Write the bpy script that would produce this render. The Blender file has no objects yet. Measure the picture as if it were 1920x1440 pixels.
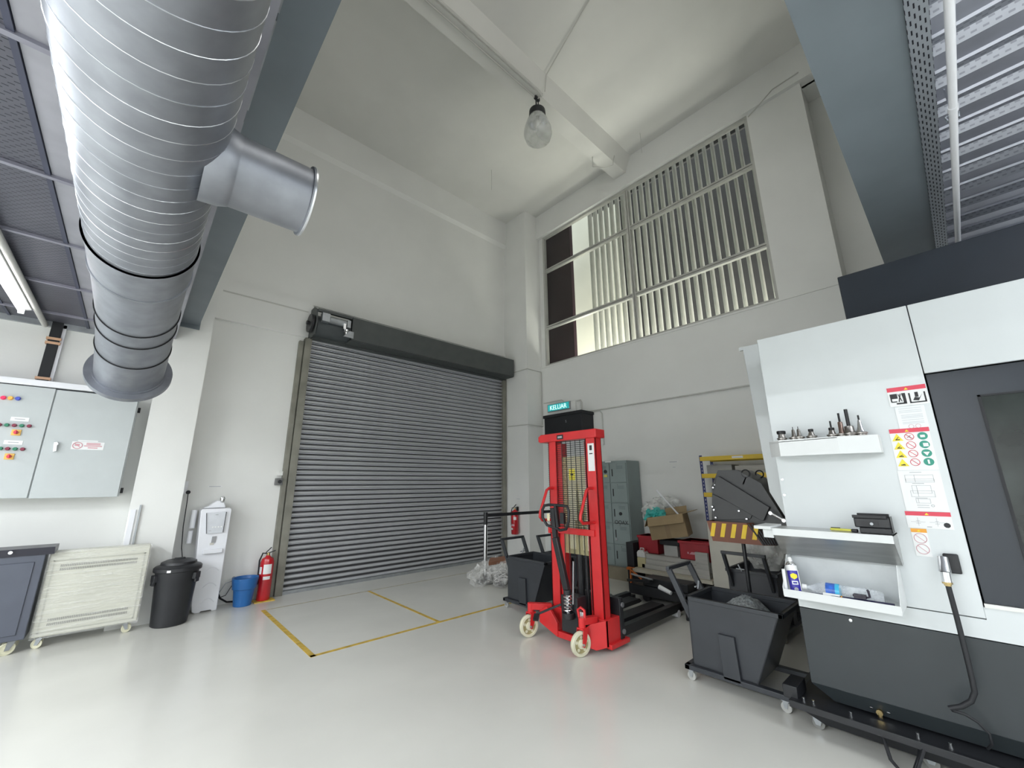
import bpy, bmesh, math, random
from mathutils import Vector, Matrix
from math import radians as RAD, pi, sin, cos
random.seed(7)
S = bpy.context.scene
COL = S.collection

# ------------------------------------------------------------------ camera, world, lights, exposure
FPX, PITCH, ROLL, AZ, EYE = 759.6, RAD(13.824), RAD(.385), RAD(47.418), 1.5
def cam_axes():
    cp, sp = cos(PITCH), sin(PITCH)
    r, fw, d = Vector((1, 0, 0)), Vector((0, cp, sp)), Vector((0, sp, -cp))
    cr, sr = cos(ROLL), sin(ROLL)
    a, b = r*cr+d*sr, -r*sr+d*cr
    s, c = sin(AZ), cos(AZ)
    def w(v):  # yaw frame -> world (X along the shutter wall, Y towards it)
        return Vector((v.x*s+v.y*c, -v.x*c+v.y*s, v.z))
    return w(a), w(b), w(fw)
CX, CD, CF = cam_axes()
cam_data = bpy.data.cameras.new('camera'); cam = bpy.data.objects.new('camera', cam_data); COL.objects.link(cam)
cam_data.sensor_width = 36; cam_data.lens = FPX/1920*36; cam_data.clip_start = .02; cam_data.clip_end = 200
M = Matrix((CX, -CD, -CF)).transposed().to_4x4(); M.translation = Vector((0, 0, EYE)); cam.matrix_world = M
S.camera = cam

W = bpy.data.worlds.new('world'); S.world = W; W.use_nodes = True
bg = W.node_tree.nodes['Background']; bg.inputs[0].default_value = (.86, .93, 1, 1); bg.inputs[1].default_value = 1.2
S.view_settings.view_transform = 'Standard'; S.view_settings.look = 'None'
S.view_settings.gamma = 1; S.view_settings.use_curve_mapping = False
S.view_settings.exposure = 0.0

LK = 2.05
def area(x, y, z, lx, ly, power, col=(.93, .97, 1)):
    l = bpy.data.lights.new('tube_or_fill_light', 'AREA'); l.shape = 'RECTANGLE'; l.size = lx; l.size_y = ly
    l.energy = power*LK; l.color = col
    o = bpy.data.objects.new('tube_or_fill_light', l); o.location = (x, y, z); COL.objects.link(o); return o
# the hall's rows of fluorescent battens under the mezzanine deck (behind and beside the camera)
for yy in (-1.35, -3.6, -6.2):
    for xx in (-4.6, -2.3, 0.0, 2.3, 4.6):
        area(xx, yy, 3.42, 1.2, .12, {-1.35: 9, -3.6: 30, -6.2: 52}[yy])
for yy in (.6, 2.9):
    area(-1.08, yy, 3.15, .12, 1.2, 8)
for yy in (0.6, 2.9, 5.3):
    for xx in (-3.3, -5.4): area(xx, yy, 3.15, .12, 1.2, 22 if yy > 5 else 72)

# added fill light above the mezzanine edge behind the camera, lifting the upper bay
# added lamp standing in for daylight bounced up onto the outside louvre fins
o = area(7.6, 3.6, 2.3, 1.1, 7, 330, (1, .97, .9)); o.rotation_euler = (0, RAD(158), 0)
o = area(2.4, .02, 5.9, 3.4, 3.0, 36, (1, .985, .95)); o.rotation_euler = (RAD(56), 0, 0)

# ------------------------------------------------------------------ pixel -> point on a known plane
def ray(px, py):
    return CX*((px-960)/FPX) + CD*((py-720)/FPX) + CF
EYEP = Vector((0, 0, EYE))
def ox(px, py, X): d = ray(px, py); return EYEP + d*(X/d.x)
def oy(px, py, Y): d = ray(px, py); return EYEP + d*(Y/d.y)
def oz(px, py, Z): d = ray(px, py); return EYEP + d*((Z-EYE)/d.z)

# ------------------------------------------------------------------ materials
def mat(name, col, rough=.5, metal=0, var=.06, scale=6, bump=0, bscale=60, coat=0, spec=.5, emit=None, alpha=1, trans=0, stretch=None):
    m = bpy.data.materials.new(name); m.use_nodes = True; nt = m.node_tree; b = nt.nodes['Principled BSDF']
    b.inputs['Roughness'].default_value = rough; b.inputs['Metallic'].default_value = metal
    b.inputs['Coat Weight'].default_value = coat; b.inputs['Coat Roughness'].default_value = .08
    b.inputs['Specular IOR Level'].default_value = spec
    tc = nt.nodes.new('ShaderNodeTexCoord'); mp = nt.nodes.new('ShaderNodeMapping')
    nt.links.new(tc.outputs['Object'], mp.inputs[0])
    if stretch: mp.inputs['Scale'].default_value = stretch
    n = nt.nodes.new('ShaderNodeTexNoise'); n.inputs['Scale'].default_value = scale; n.inputs['Detail'].default_value = 4
    nt.links.new(mp.outputs[0], n.inputs['Vector'])
    r = nt.nodes.new('ShaderNodeValToRGB')
    lo = [max(0, c*(1-var)) for c in col]; hi = [min(1, c*(1+var)) for c in col]
    r.color_ramp.elements[0].color = (*lo, 1); r.color_ramp.elements[1].color = (*hi, 1)
    r.color_ramp.elements[0].position = .35; r.color_ramp.elements[1].position = .65
    nt.links.new(n.outputs['Fac'], r.inputs[0]); nt.links.new(r.outputs[0], b.inputs['Base Color'])
    if bump:
        n2 = nt.nodes.new('ShaderNodeTexNoise'); n2.inputs['Scale'].default_value = bscale; n2.inputs['Detail'].default_value = 3
        nt.links.new(mp.outputs[0], n2.inputs['Vector'])
        bp = nt.nodes.new('ShaderNodeBump'); bp.inputs['Strength'].default_value = bump; bp.inputs['Distance'].default_value = .01
        nt.links.new(n2.outputs['Fac'], bp.inputs['Height']); nt.links.new(bp.outputs[0], b.inputs['Normal'])
    if emit: b.inputs['Emission Color'].default_value = (*col, 1); b.inputs['Emission Strength'].default_value = emit
    if alpha < 1: b.inputs['Alpha'].default_value = alpha
    if trans: b.inputs['Transmission Weight'].default_value = trans
    return m
WHITE = mat('white_wall_paint', (.78, .785, .765), .75, var=.02, scale=1.5, bump=.05, bscale=40)
CEIL = mat('ceiling_paint', (.72, .72, .69), .8, var=.03, scale=1.2)
PANELW = mat('machine_white_paint', (.65, .685, .695), .35, var=.01)
PANELD = mat('machine_dark_paint', (.03, .037, .041), .4, var=.04)
PANELB = mat('machine_blue_black_paint', (.022, .028, .038), .35, var=.04)
BEAM = mat('blue_grey_steel_paint', (.175, .205, .23), .45, var=.05, scale=3)
GALV = mat('galvanised_sheet', (.31, .325, .36), .42, .8, var=.1, scale=8, bump=.03, bscale=14)
GALVD = mat('dull_galvanised_steel', (.38, .4, .42), .45, .8, var=.1, scale=10)
SEAM = mat('bright_galvanised_seam', (.75, .77, .8), .3, 1)
RUB = mat('black_rubber', (.012, .013, .016), .6, var=.1)
BLACKP = mat('black_plastic', (.014, .015, .018), .42, var=.1)
CART = mat('charcoal_cart_paint', (.034, .038, .045), .42, var=.08, scale=5)
CARTIN = mat('dark_cart_interior', (.012, .013, .016), .6)
RED = mat('red_gloss_paint', (.62, .025, .028), .35, var=.06)
REDD = mat('extinguisher_red', (.5, .012, .02), .25, var=.05, coat=.5)
CRATE = mat('red_plastic', (.34, .012, .022), .4, var=.08)
IVORY = mat('ivory_nylon', (.68, .66, .5), .45)
CHROME = mat('chrome', (.75, .76, .78), .15, 1, var=.03)
STEEL = mat('tool_steel', (.35, .33, .31), .28, 1, var=.2, scale=20)
DSTEEL = mat('blackened_steel', (.03, .03, .032), .35, .7, var=.1)
STAIN = mat('stainless_sheet', (.55, .55, .54), .32, 1, var=.08, scale=4, stretch=(1, 1, 12))
GREYP = mat('light_grey_cabinet_paint', (.5, .535, .54), .45, var=.02)
LOCK = mat('grey_green_locker_paint', (.235, .285, .28), .5, var=.05, scale=3)
SLAT = mat('shutter_slat_steel', (.46, .47, .49), .42, .35, var=.05, scale=2)
GROOVE = mat('grimy_shaded_joint', (.055, .055, .058), .6)  # groove shadow painted into the joint colour together with its grime
WHEELG = mat('cart_wheel_grey', (.42, .42, .4), .5)
HDR = mat('dark_shutter_hood', (.07, .078, .078), .5, var=.08)
JAMB = mat('dusty_grey_jamb', (.24, .235, .2), .55, .2, var=.15, scale=4)
PLASTW = mat('white_plastic', (.82, .83, .87), .3, var=.01)
CREAM = mat('pale_wrapped_panel', (.56, .56, .48), .35, var=.05, scale=3)
CARD = mat('cardboard', (.32, .235, .13), .8, var=.08, scale=6)
PLY = mat('pale_board', (.5, .47, .38), .7, var=.08, scale=5)
BLUEP = mat('blue_plastic', (.02, .13, .38), .4, var=.06)
RBLUE = mat('blue_rack_paint', (.02, .03, .16), .45, var=.08)
YEL = mat('yellow_paint', (.72, .5, .03), .45, var=.06)
TAPE = mat('yellow_floor_tape', (.55, .37, .06), .5, var=.22, scale=14)
TAPED = mat('worn_floor_tape', (.33, .29, .18), .5, var=.25, scale=14)
BROWN = mat('brown_rubber_chute', (.17, .06, .035), .5, var=.1)
TUBEM = mat('fluorescent_tube', (1, .97, .98), .5, emit=14)
COPPER = mat('copper_band', (.62, .38, .24), .4, .3)
ORANGE = mat('orange_plastic', (.6, .16, .03), .5)
BRASS = mat('brass', (.55, .42, .2), .3, 1)
CONC = mat('dark_outdoor_wall', (.035, .034, .036), .8, var=.1)
FIN = mat('pale_louvre_fin', (.62, .62, .58), .6, var=.05)
MAROON = mat('maroon_panel', (.028, .010, .015), .6, var=.1)
CREAMW = mat('cream_outdoor_wall', (.8, .78, .66), .8, var=.05, scale=1)
STK = mat('sticker_white', (.8, .81, .81), .4, var=0)
STKR = mat('sticker_red', (.68, .05, .09), .4, var=0)
STKY = mat('sticker_yellow', (.82, .68, .03), .4, var=0)
STKG = mat('sticker_green', (.02, .28, .2), .4, var=0)
STKK = mat('sticker_black', (.015, .015, .018), .5, var=0)
STKO = mat('sticker_orange', (.8, .35, .03), .4, var=0)
STKGR = mat('sticker_grey_print', (.42, .43, .45), .5, var=0)
STKP = mat('sticker_faded_red', (.6, .3, .34), .5, var=0)

def floor_mat():
    m = mat('glossy_epoxy_floor', (.66, .655, .61), .16, var=.045, scale=.9, spec=.5)
    nt = m.node_tree; b = nt.nodes['Principled BSDF']
    n = nt.nodes.new('ShaderNodeTexNoise'); n.inputs['Scale'].default_value = 2.2; n.inputs['Detail'].default_value = 6
    tc = nt.nodes.new('ShaderNodeTexCoord'); nt.links.new(tc.outputs['Object'], n.inputs['Vector'])
    mr = nt.nodes.new('ShaderNodeMapRange'); mr.inputs['To Min'].default_value = .1; mr.inputs['To Max'].default_value = .3
    nt.links.new(n.outputs['Fac'], mr.inputs['Value']); nt.links.new(mr.outputs[0], b.inputs['Roughness'])
    return m
FLOOR = floor_mat()

def perf_mat(name, col, hole, metal, sx, sy, ax=(0, 1), w=.62, h=.3, rough=.45):
    """sheet punched with rows of short slots (brick layout)"""
    m = mat(name, col, rough, metal, var=.05); nt = m.node_tree; b = nt.nodes['Principled BSDF']
    tc = nt.nodes.new('ShaderNodeTexCoord'); sp = nt.nodes.new('ShaderNodeSeparateXYZ'); nt.links.new(tc.outputs['Object'], sp.inputs[0])
    def mth(op, a, bb=None):
        n = nt.nodes.new('ShaderNodeMath'); n.operation = op
        for i, v in enumerate((a, bb)):
            if v is None: continue
            if isinstance(v, (int, float)): n.inputs[i].default_value = v
            else: nt.links.new(v, n.inputs[i])
        return n.outputs[0]
    u = mth('MULTIPLY', sp.outputs[ax[0]], 1/sx); v = mth('MULTIPLY', sp.outputs[ax[1]], 1/sy)
    row = mth('FLOOR', v); half = mth('MULTIPLY', mth('MODULO', mth('ABSOLUTE', row), 2), .5)
    fu = mth('FRACT', mth('ADD', u, half)); fv = mth('FRACT', v)
    hm = mth('MULTIPLY', mth('LESS_THAN', mth('ABSOLUTE', mth('SUBTRACT', fu, .5)), w/2), mth('LESS_THAN', mth('ABSOLUTE', mth('SUBTRACT', fv, .5)), h/2))
    mix = nt.nodes.new('ShaderNodeMixRGB'); nt.links.new(hm, mix.inputs[0])
    src = b.inputs['Base Color'].links[0].from_socket
    nt.links.new(src, mix.inputs[1]); mix.inputs[2].default_value = (*hole, 1); nt.links.new(mix.outputs[0], b.inputs['Base Color'])
    bp = nt.nodes.new('ShaderNodeBump'); bp.inputs['Strength'].default_value = .8; bp.inputs['Distance'].default_value = .004; bp.invert = True
    nt.links.new(hm, bp.inputs['Height']); nt.links.new(bp.outputs[0], b.inputs['Normal'])
    return m
MESHP = perf_mat('slotted_ceiling_tile', (.1, .1, .125), (.004, .01, .018), .3, .045, .026, w=.5, h=.22)
TRAYP = perf_mat('slotted_cable_tray', (.45, .48, .52), (.03, .03, .04), .7, .06, .016, w=.5, h=.35)
DECKP = perf_mat('embossed_deck_sheet', (.44, .46, .52), (.30, .31, .36), .75, .04, .02, ax=(1, 0), w=.5, h=.35, rough=.4)
DECKF = mat('galvanised_deck_sheet', (.5, .515, .59), .4, .75, var=.08, scale=5)

def film(name, col=(.9, .9, .88), op=.25, scale=9, strength=1, stretch=None, rough=.12):
    m = bpy.data.materials.new(name); m.use_nodes = True; nt = m.node_tree; nt.nodes.clear()
    out = nt.nodes.new('ShaderNodeOutputMaterial'); mix = nt.nodes.new('ShaderNodeMixShader'); tr = nt.nodes.new('ShaderNodeBsdfTransparent')
    b = nt.nodes.new('ShaderNodeBsdfPrincipled'); b.inputs['Base Color'].default_value = (*col, 1); b.inputs['Roughness'].default_value = rough
    tc = nt.nodes.new('ShaderNodeTexCoord'); mp = nt.nodes.new('ShaderNodeMapping'); nt.links.new(tc.outputs['Object'], mp.inputs[0])
    if stretch: mp.inputs['Scale'].default_value = stretch
    n = nt.nodes.new('ShaderNodeTexNoise'); n.inputs['Scale'].default_value = scale; n.inputs['Detail'].default_value = 5; nt.links.new(mp.outputs[0], n.inputs[0])
    bp = nt.nodes.new('ShaderNodeBump'); bp.inputs['Strength'].default_value = strength; bp.inputs['Distance'].default_value = .03
    nt.links.new(n.outputs['Fac'], bp.inputs['Height']); nt.links.new(bp.outputs[0], b.inputs['Normal'])
    mr = nt.nodes.new('ShaderNodeMapRange'); mr.inputs['From Min'].default_value = .35; mr.inputs['From Max'].default_value = .7
    mr.inputs['To Min'].default_value = op*.4; mr.inputs['To Max'].default_value = min(1, op*1.9)
    nt.links.new(n.outputs['Fac'], mr.inputs['Value']); nt.links.new(mr.outputs[0], mix.inputs[0])
    nt.links.new(tr.outputs[0], mix.inputs[1]); nt.links.new(b.outputs[0], mix.inputs[2]); nt.links.new(mix.outputs[0], out.inputs[0])
    return m
FILM = film('clear_plastic_film', op=.24)
WRAP = film('stretch_wrap_film', (.95, .95, .92), op=.17, scale=3, strength=.6, stretch=(1.2, 1, 16))
BAG = film('milky_plastic_bag', (.75, .76, .74), op=.5, scale=6)
PET = film('clear_bottle_plastic', (.85, .9, .95), op=.28, scale=14, strength=.5)
TEAL = mat('teal_bag_contents', (.05, .42, .38), .4, var=.3, scale=12)
YSHEET = film('yellowed_clear_guard', (.62, .55, .3), op=.45, scale=.15, strength=0, rough=.6)
def glass(name, tint=(1, 1, 1), refl=.12, dark=0.0):
    m = bpy.data.materials.new(name); m.use_nodes = True; nt = m.node_tree; nt.nodes.clear()
    out = nt.nodes.new('ShaderNodeOutputMaterial'); mix = nt.nodes.new('ShaderNodeMixShader'); tr = nt.nodes.new('ShaderNodeBsdfTransparent')
    tr.inputs[0].default_value = (*tint, 1); g = nt.nodes.new('ShaderNodeBsdfGlossy'); g.inputs['Roughness'].default_value = .03
    lw = nt.nodes.new('ShaderNodeLayerWeight'); pw = nt.nodes.new('ShaderNodeMath'); pw.operation = 'POWER'; pw.inputs[1].default_value = 5
    nt.links.new(lw.outputs['Facing'], pw.inputs[0]); mr = nt.nodes.new('ShaderNodeMapRange'); mr.inputs['To Min'].default_value = .025; mr.inputs['To Max'].default_value = .9
    nt.links.new(pw.outputs[0], mr.inputs['Value']); nt.links.new(mr.outputs[0], mix.inputs[0]); nt.links.new(tr.outputs[0], mix.inputs[1]); nt.links.new(g.outputs[0], mix.inputs[2]); nt.links.new(mix.outputs[0], out.inputs[0])
    return m
GLASS = glass('window_glass', (.93, .95, .93))
LAMPG = glass('lamp_glass', (.9, .92, .9))

# ------------------------------------------------------------------ mesh building
class MB:
    def __init__(s): s.bm = bmesh.new()
    def _tag(s, vs, mi):
        if mi:
            for f in {f for v in vs for f in v.link_faces}: f.material_index = mi
    def box(s, x0, x1, y0, y1, z0, z1, mi=0, mat_=None):
        vs = [s.bm.verts.new(p) for p in ((x0,y0,z0),(x1,y0,z0),(x1,y1,z0),(x0,y1,z0),(x0,y0,z1),(x1,y0,z1),(x1,y1,z1),(x0,y1,z1))]
        for q in ((3,2,1,0),(4,5,6,7),(0,1,5,4),(1,2,6,5),(2,3,7,6),(3,0,4,7)): s.bm.faces.new([vs[i] for i in q])
        if mat_ is not None: bmesh.ops.transform(s.bm, matrix=mat_, verts=vs)
        s._tag(vs, mi); return s
    def obox(s, c, u, v, w, mi=0):
        """box centred at c with half-extent vectors u, v, w"""
        c, u, v, w = map(Vector, (c, u, v, w))
        if u.cross(v).dot(w) < 0: w = -w
        vs = [s.bm.verts.new(c+u*a+v*b+w*d) for a, b, d in ((-1,-1,-1),(1,-1,-1),(1,1,-1),(-1,1,-1),(-1,-1,1),(1,-1,1),(1,1,1),(-1,1,1))]
        for q in ((3,2,1,0),(4,5,6,7),(0,1,5,4),(1,2,6,5),(2,3,7,6),(3,0,4,7)): s.bm.faces.new([vs[i] for i in q])
        s._tag(vs, mi); return s
    def bar(s, p, q, w, h, up=(0, 0, 1), mi=0):
        p, q = Vector(p), Vector(q); d = (q-p)
        a = d.normalized(); u = Vector(up)
        if abs(a.dot(u)) > .98: u = Vector((1, 0, 0))
        sd = a.cross(u).normalized(); u = sd.cross(a).normalized()
        return s.obox((p+q)/2, d/2, sd*w/2, u*h/2, mi)
    def poly(s, pts, depth, mi=0):
        """planar polygon extruded by the vector depth"""
        depth = Vector(depth); pts = [Vector(p) for p in pts]
        n = Vector((0, 0, 0))
        for i in range(len(pts)): n += pts[i].cross(pts[(i+1) % len(pts)])
        if n.dot(depth) < 0: pts = pts[::-1]
        a = [s.bm.verts.new(p) for p in pts]; b = [s.bm.verts.new(p+depth) for p in pts]; N = len(pts)
        s.bm.faces.new(a[::-1]); s.bm.faces.new(b)
        for i in range(N): s.bm.faces.new((a[i], a[(i+1) % N], b[(i+1) % N], b[i]))
        s._tag(a+b, mi); return s
    def quad(s, pts, mi=0):
        vs = [s.bm.verts.new(p) for p in pts]; s.bm.faces.new(vs); s._tag(vs, mi); return s
    def cyl(s, p, q, r, r2=None, n=16, mi=0, caps=True):
        return s.tube([p, q], [r, r if r2 is None else r2], n, mi, caps)
    def tube(s, path, r, n=8, mi=0, caps=True):
        P = [Vector(p) for p in path]; R = r if isinstance(r, (list, tuple)) else [r]*len(P)
        rings = []; prev = None
        for i, p in enumerate(P):
            t = (P[min(i+1, len(P)-1)]-P[max(i-1, 0)])
            t = t.normalized() if t.length > 1e-9 else Vector((0, 0, 1))
            if prev is None:
                u = Vector((0, 0, 1)) if abs(t.z) < .9 else Vector((1, 0, 0))
                u = (u-t*u.dot(t)).normalized()
            else:
                u = prev-t*prev.dot(t); u = u.normalized() if u.length > 1e-6 else Vector((1, 0, 0))
            prev = u; w = t.cross(u)
            rings.append([s.bm.verts.new(p+(u*cos(2*pi*k/n)+w*sin(2*pi*k/n))*R[i]) for k in range(n)])
        for a, b in zip(rings, rings[1:]):
            for k in range(n): s.bm.faces.new((a[k], a[(k+1) % n], b[(k+1) % n], b[k]))
        if caps:
            s.bm.faces.new(rings[0][::-1]); s.bm.faces.new(rings[-1])
        s._tag([v for g in rings for v in g], mi); return s
    def lathe(s, prof, c=(0, 0, 0), axis=(0, 0, 1), n=20, mi=0, caps=True):
        """prof: [(r, h)] up the axis from c"""
        c = Vector(c); t = Vector(axis).normalized(); u = Vector((0, 0, 1)) if abs(t.z) < .9 else Vector((1, 0, 0))
        u = (u-t*u.dot(t)).normalized(); w = t.cross(u); rings = []
        for r, h in prof:
            if r < 1e-5: rings.append([s.bm.verts.new(c+t*h)])
            else: rings.append([s.bm.verts.new(c+t*h+(u*cos(2*pi*k/n)+w*sin(2*pi*k/n))*r) for k in range(n)])
        for a, b in zip(rings, rings[1:]):
            for k in range(n):
                k2 = (k+1) % n
                if len(a) == 1 and len(b) == 1: continue
                if len(a) == 1: s.bm.faces.new((a[0], b[k2], b[k]))
                elif len(b) == 1: s.bm.faces.new((a[k], a[k2], b[0]))
                else: s.bm.faces.new((a[k], a[k2], b[k2], b[k]))
        if caps and len(rings[0]) > 1: s.bm.faces.new(rings[0][::-1])
        if caps and len(rings[-1]) > 1: s.bm.faces.new(rings[-1])
        s._tag([v for g in rings for v in g], mi); return s

def wloc(o):
    v = Vector((0, 0, 0))
    while o: v += o.location; o = o.parent
    return v
def build(name, mb, m, parent=None, label=None, cat=None, group=None, kind=None, bevel=0, loc=None, local=False, sub=0):
    bm = mb.bm; ms = m if isinstance(m, (list, tuple)) else [m]
    if parent is None and loc is None:
        cs = [v.co for v in bm.verts]
        loc = Vector(((min(c.x for c in cs)+max(c.x for c in cs))/2, (min(c.y for c in cs)+max(c.y for c in cs))/2, min(c.z for c in cs)))
    off = Vector((0, 0, 0))
    if not local: off = wloc(parent) if parent else Vector(loc)
    bmesh.ops.translate(bm, verts=bm.verts, vec=-off)
    me = bpy.data.meshes.new(name); bm.to_mesh(me); bm.free()
    me.shade_smooth(); me.set_sharp_from_angle(angle=RAD(38))
    for x in ms: me.materials.append(x)
    o = bpy.data.objects.new(name, me); COL.objects.link(o)
    if parent: o.parent = parent
    else: o.location = loc
    if bevel:
        bv = o.modifiers.new('bevel', 'BEVEL'); bv.width = bevel; bv.segments = 2; bv.limit_method = 'ANGLE'; bv.angle_limit = RAD(50)
    if sub:
        sm = o.modifiers.new('sub', 'SUBSURF'); sm.levels = sub; sm.render_levels = sub
    if label: o['label'] = label
    if cat: o['category'] = cat
    if group: o['group'] = group
    if kind: o['kind'] = kind
    return o
def thing(name, loc, label, cat, group=None):
    o = bpy.data.objects.new(name, None); COL.objects.link(o); o.location = loc; o.empty_display_size = .1
    o['label'] = label; o['category'] = cat
    if group: o['group'] = group
    return o
def struct(name, mb, m, parent=None, **k):
    return build(name, mb, m, parent, kind=None if parent else 'structure', loc=None if parent else (0, 0, 0), **k)
def dup(root, loc, rotz=0, label=None):
    r = root.copy(); COL.objects.link(r); r.location = loc; r.rotation_euler = (0, 0, rotz)
    if label: r['label'] = label
    for ch in list(root.children):
        c = ch.copy(); COL.objects.link(c); c.parent = r
        for g in ch.children:
            d = g.copy(); COL.objects.link(d); d.parent = c
    return r
FX = Matrix(((0, 0, -1), (-1, 0, 0), (0, 1, 0)))       # text on a wall that faces -X
FY = Matrix(((1, 0, 0), (0, 0, -1), (0, 1, 0)))        # text on a wall that faces -Y
def text(name, s, size, pos, R, m, parent, label=None, sx=1.0, spin=0, bold=0):
    cu = bpy.data.curves.new('txt', 'FONT'); cu.body = s; cu.size = size; cu.align_x = 'CENTER'; cu.align_y = 'CENTER'; cu.extrude = .0006; cu.offset = bold
    t = bpy.data.objects.new('txt', cu); COL.objects.link(t)
    dg = bpy.context.evaluated_depsgraph_get(); me = bpy.data.meshes.new_from_object(t.evaluated_get(dg))
    bpy.data.objects.remove(t); bpy.data.curves.remove(cu)
    T = R.to_4x4() @ Matrix.Rotation(spin, 4, 'Z') @ Matrix.Diagonal((sx, 1, 1, 1)); me.transform(T)
    off = wloc(parent); me.transform(Matrix.Translation(Vector(pos)-off)); me.materials.clear(); me.materials.append(m)
    me.name = name; o = bpy.data.objects.new(name, me); COL.objects.link(o); o.parent = parent
    if label: o['label'] = label
    return o

# ================================================================== room shell
D = 6.84; CZ = 7.95; XW = 6.5
struct('floor', MB().box(-7, 9.2, -9, 7.2, -.1, 0), FLOOR)
# floor drain joint along the shutter
b = MB().box(-7.2, 1.74, D, D+.25, 0, 8.2).box(5.99, 6.64, D, D+.25, 0, 8.2).box(1.74, 5.99, D, D+.25, 3.84, 8.2)
struct('wall_back', b, WHITE)
# perimeter step near the top of the shutter wall
struct('trim_1', MB().poly([(.4, D, 7.25), (.4, D-.07, 7.32), (.4, D-.07, CZ), (.4, D, CZ)], (6, 0, 0)), WHITE)
struct('trim_2', MB().box(.5, 1.78, D-.05, D, 3.82, 4.4).box(.5, 6.05, D-.025, D, 4.4, 4.46), WHITE)
# window wall: lower wall, window wall with opening, beam above, pier, recess
b = MB().box(XW, 6.62, -9, 7.1, 0, 4.06)
b.box(XW+.03, 6.62, 5.97, 7.1, 4.06, 7.34).box(XW, 7.0, .62, 1.36, 4.06, 7.34)
b.box(XW-.06, 6.64, -9, 7.1, 7.34, 8.2)
b.box(7.0, 7.2, -9, .62, 4.0, 7.5).box(6.62, 7.0, -9, .62, 4.0, 4.06).box(6.6, 7.2, -9, .64, 7.34, 7.5)
struct('wall_right', b, WHITE)
struct('wall_left', MB().box(-7.2, -7, -9, 7, 0, 4), WHITE)
struct('wall_front', MB().box(-7.2, 9.2, -9.2, -9, 0, 8.2), WHITE)
# corner column and wall pier
struct('column', MB().box(6.05, 6.62, 6.09, D+.05, 0, CZ), WHITE)
struct('pillar', MB().box(.04, .5, 6.5, D+.05, 0, 8), WHITE)
struct('ceiling', MB().box(.3, 6.64, -.2, 7.1, CZ, CZ+.2), CEIL)
struct('beam', MB().poly([(.3, 3.42, CZ), (.3, 3.55, 7.62), (.3, 3.82, 7.62), (.3, 3.82, CZ)], (6.2, 0, 0)), CEIL)
# upper walls over the mezzanine beams
struct('wall_upper_left', MB().box(.1, .34, -.2, 6.9, 3.95, 8.2), WHITE)
struct('wall_upper_front', MB().box(.1, 7, -.3, -.1, 3.96, 8.2), WHITE)
# steel beams (I sections) at the mezzanine edge
struct('beam', MB().box(.15, .35, -9, 6.5, 3.55, 3.57).box(.235, .25, -9, 6.5, 3.57, 3.93).box(.15, .35, -9, 6.5, 3.93, 3.95).box(.14, .36, 6.47, 6.5, 3.5, 3.95), BEAM)
struct('beam', MB().box(-7, 6.5, -.19, .16, 3.55, 3.57).box(-7, 6.5, -.02, 0, 3.57, 3.93).box(-7, 6.5, -.19, .16, 3.93, 3.95), BEAM)

# yellow tape on the floor
def tape(p, q, w, m, lab):
    p, q = Vector((*p, 0)), Vector((*q, 0)); d = (q-p).normalized(); s_ = Vector((-d.y, d.x, 0))*w/2
    return build('floor_tape', MB().poly([p-s_, q-s_, q+s_, p+s_], (0, 0, .0015)), m, label=lab, cat='tape', group='tape lines on the floor')
tape((1.46, 4.25), (1.46, 6.17), .05, TAPE, 'wide yellow tape line running from the shutter corner into the room')
tape((1.44, 4.275), (3.9, 4.275), .045, TAPE, 'long yellow tape line parallel to the shutter, passing towards the bins')
tape((2.8, 4.3), (2.8, 6.15), .04, TAPE, 'short yellow tape line dividing the marked rectangle in two')
tape((1.5, 6.16), (5.6, 6.16), .02, TAPED, 'thin worn brownish line on the floor beside the shutter')
tape((5.1, 4.275), (5.8, 4.275), .045, TAPE, 'short yellow tape end behind the red stacker')

# ================================================================== window
wy0, wy1, wz0, wz1 = 1.40, 5.9, 4.1, 7.29
rails = (4.98, 6.42); mull = 3.64
ALU = mat('aluminium_window_frame', (.5, .5, .47), .45, .3, var=.05)
fx0, fx1 = XW+.03, XW+.09
b = MB().box(fx0-.02, fx1, wy0-.05, wy1+.05, wz0-.05, wz0).box(fx0-.02, fx1, wy0-.05, wy1+.05, wz1, wz1+.05)
b.box(fx0-.02, fx1, wy0-.05, wy0, wz0, wz1).box(fx0-.02, fx1, wy1, wy1+.05, wz0, wz1)
win = struct('window_1', b, ALU, bevel=.004)
struct('mullion', MB().box(fx0-.01, fx1, mull-.035, mull-.005, wz0, wz1).box(fx0-.01, fx1, mull+.005, mull+.035, wz0, wz1).box(fx0+.02, fx1, mull-.01, mull+.01, wz0, wz1), ALU, win)
for z in rails:
    for a, c in ((wy0, mull-.035), (mull+.035, wy1)):
        struct('transom', MB().box(fx0-.01, fx1, a, c, z-.04, z-.006).box(fx0-.01, fx1, a, c, z+.006, z+.04).box(fx0+.02, fx1, a, c, z-.01, z+.01), ALU, win)
zs = (wz0, rails[0], rails[1], wz1)
for i in range(3):
    for a, c in ((wy0, mull-.03), (mull+.03, wy1)):
        struct('pane', MB().box(fx0+.035, fx0+.041, a, c, zs[i]+.01, zs[i+1]-.01), GLASS, win)
struct('trim_3', MB().box(XW-.012, XW+.06, .62, 6.09, 4.03, 4.062), WHITE)
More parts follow.
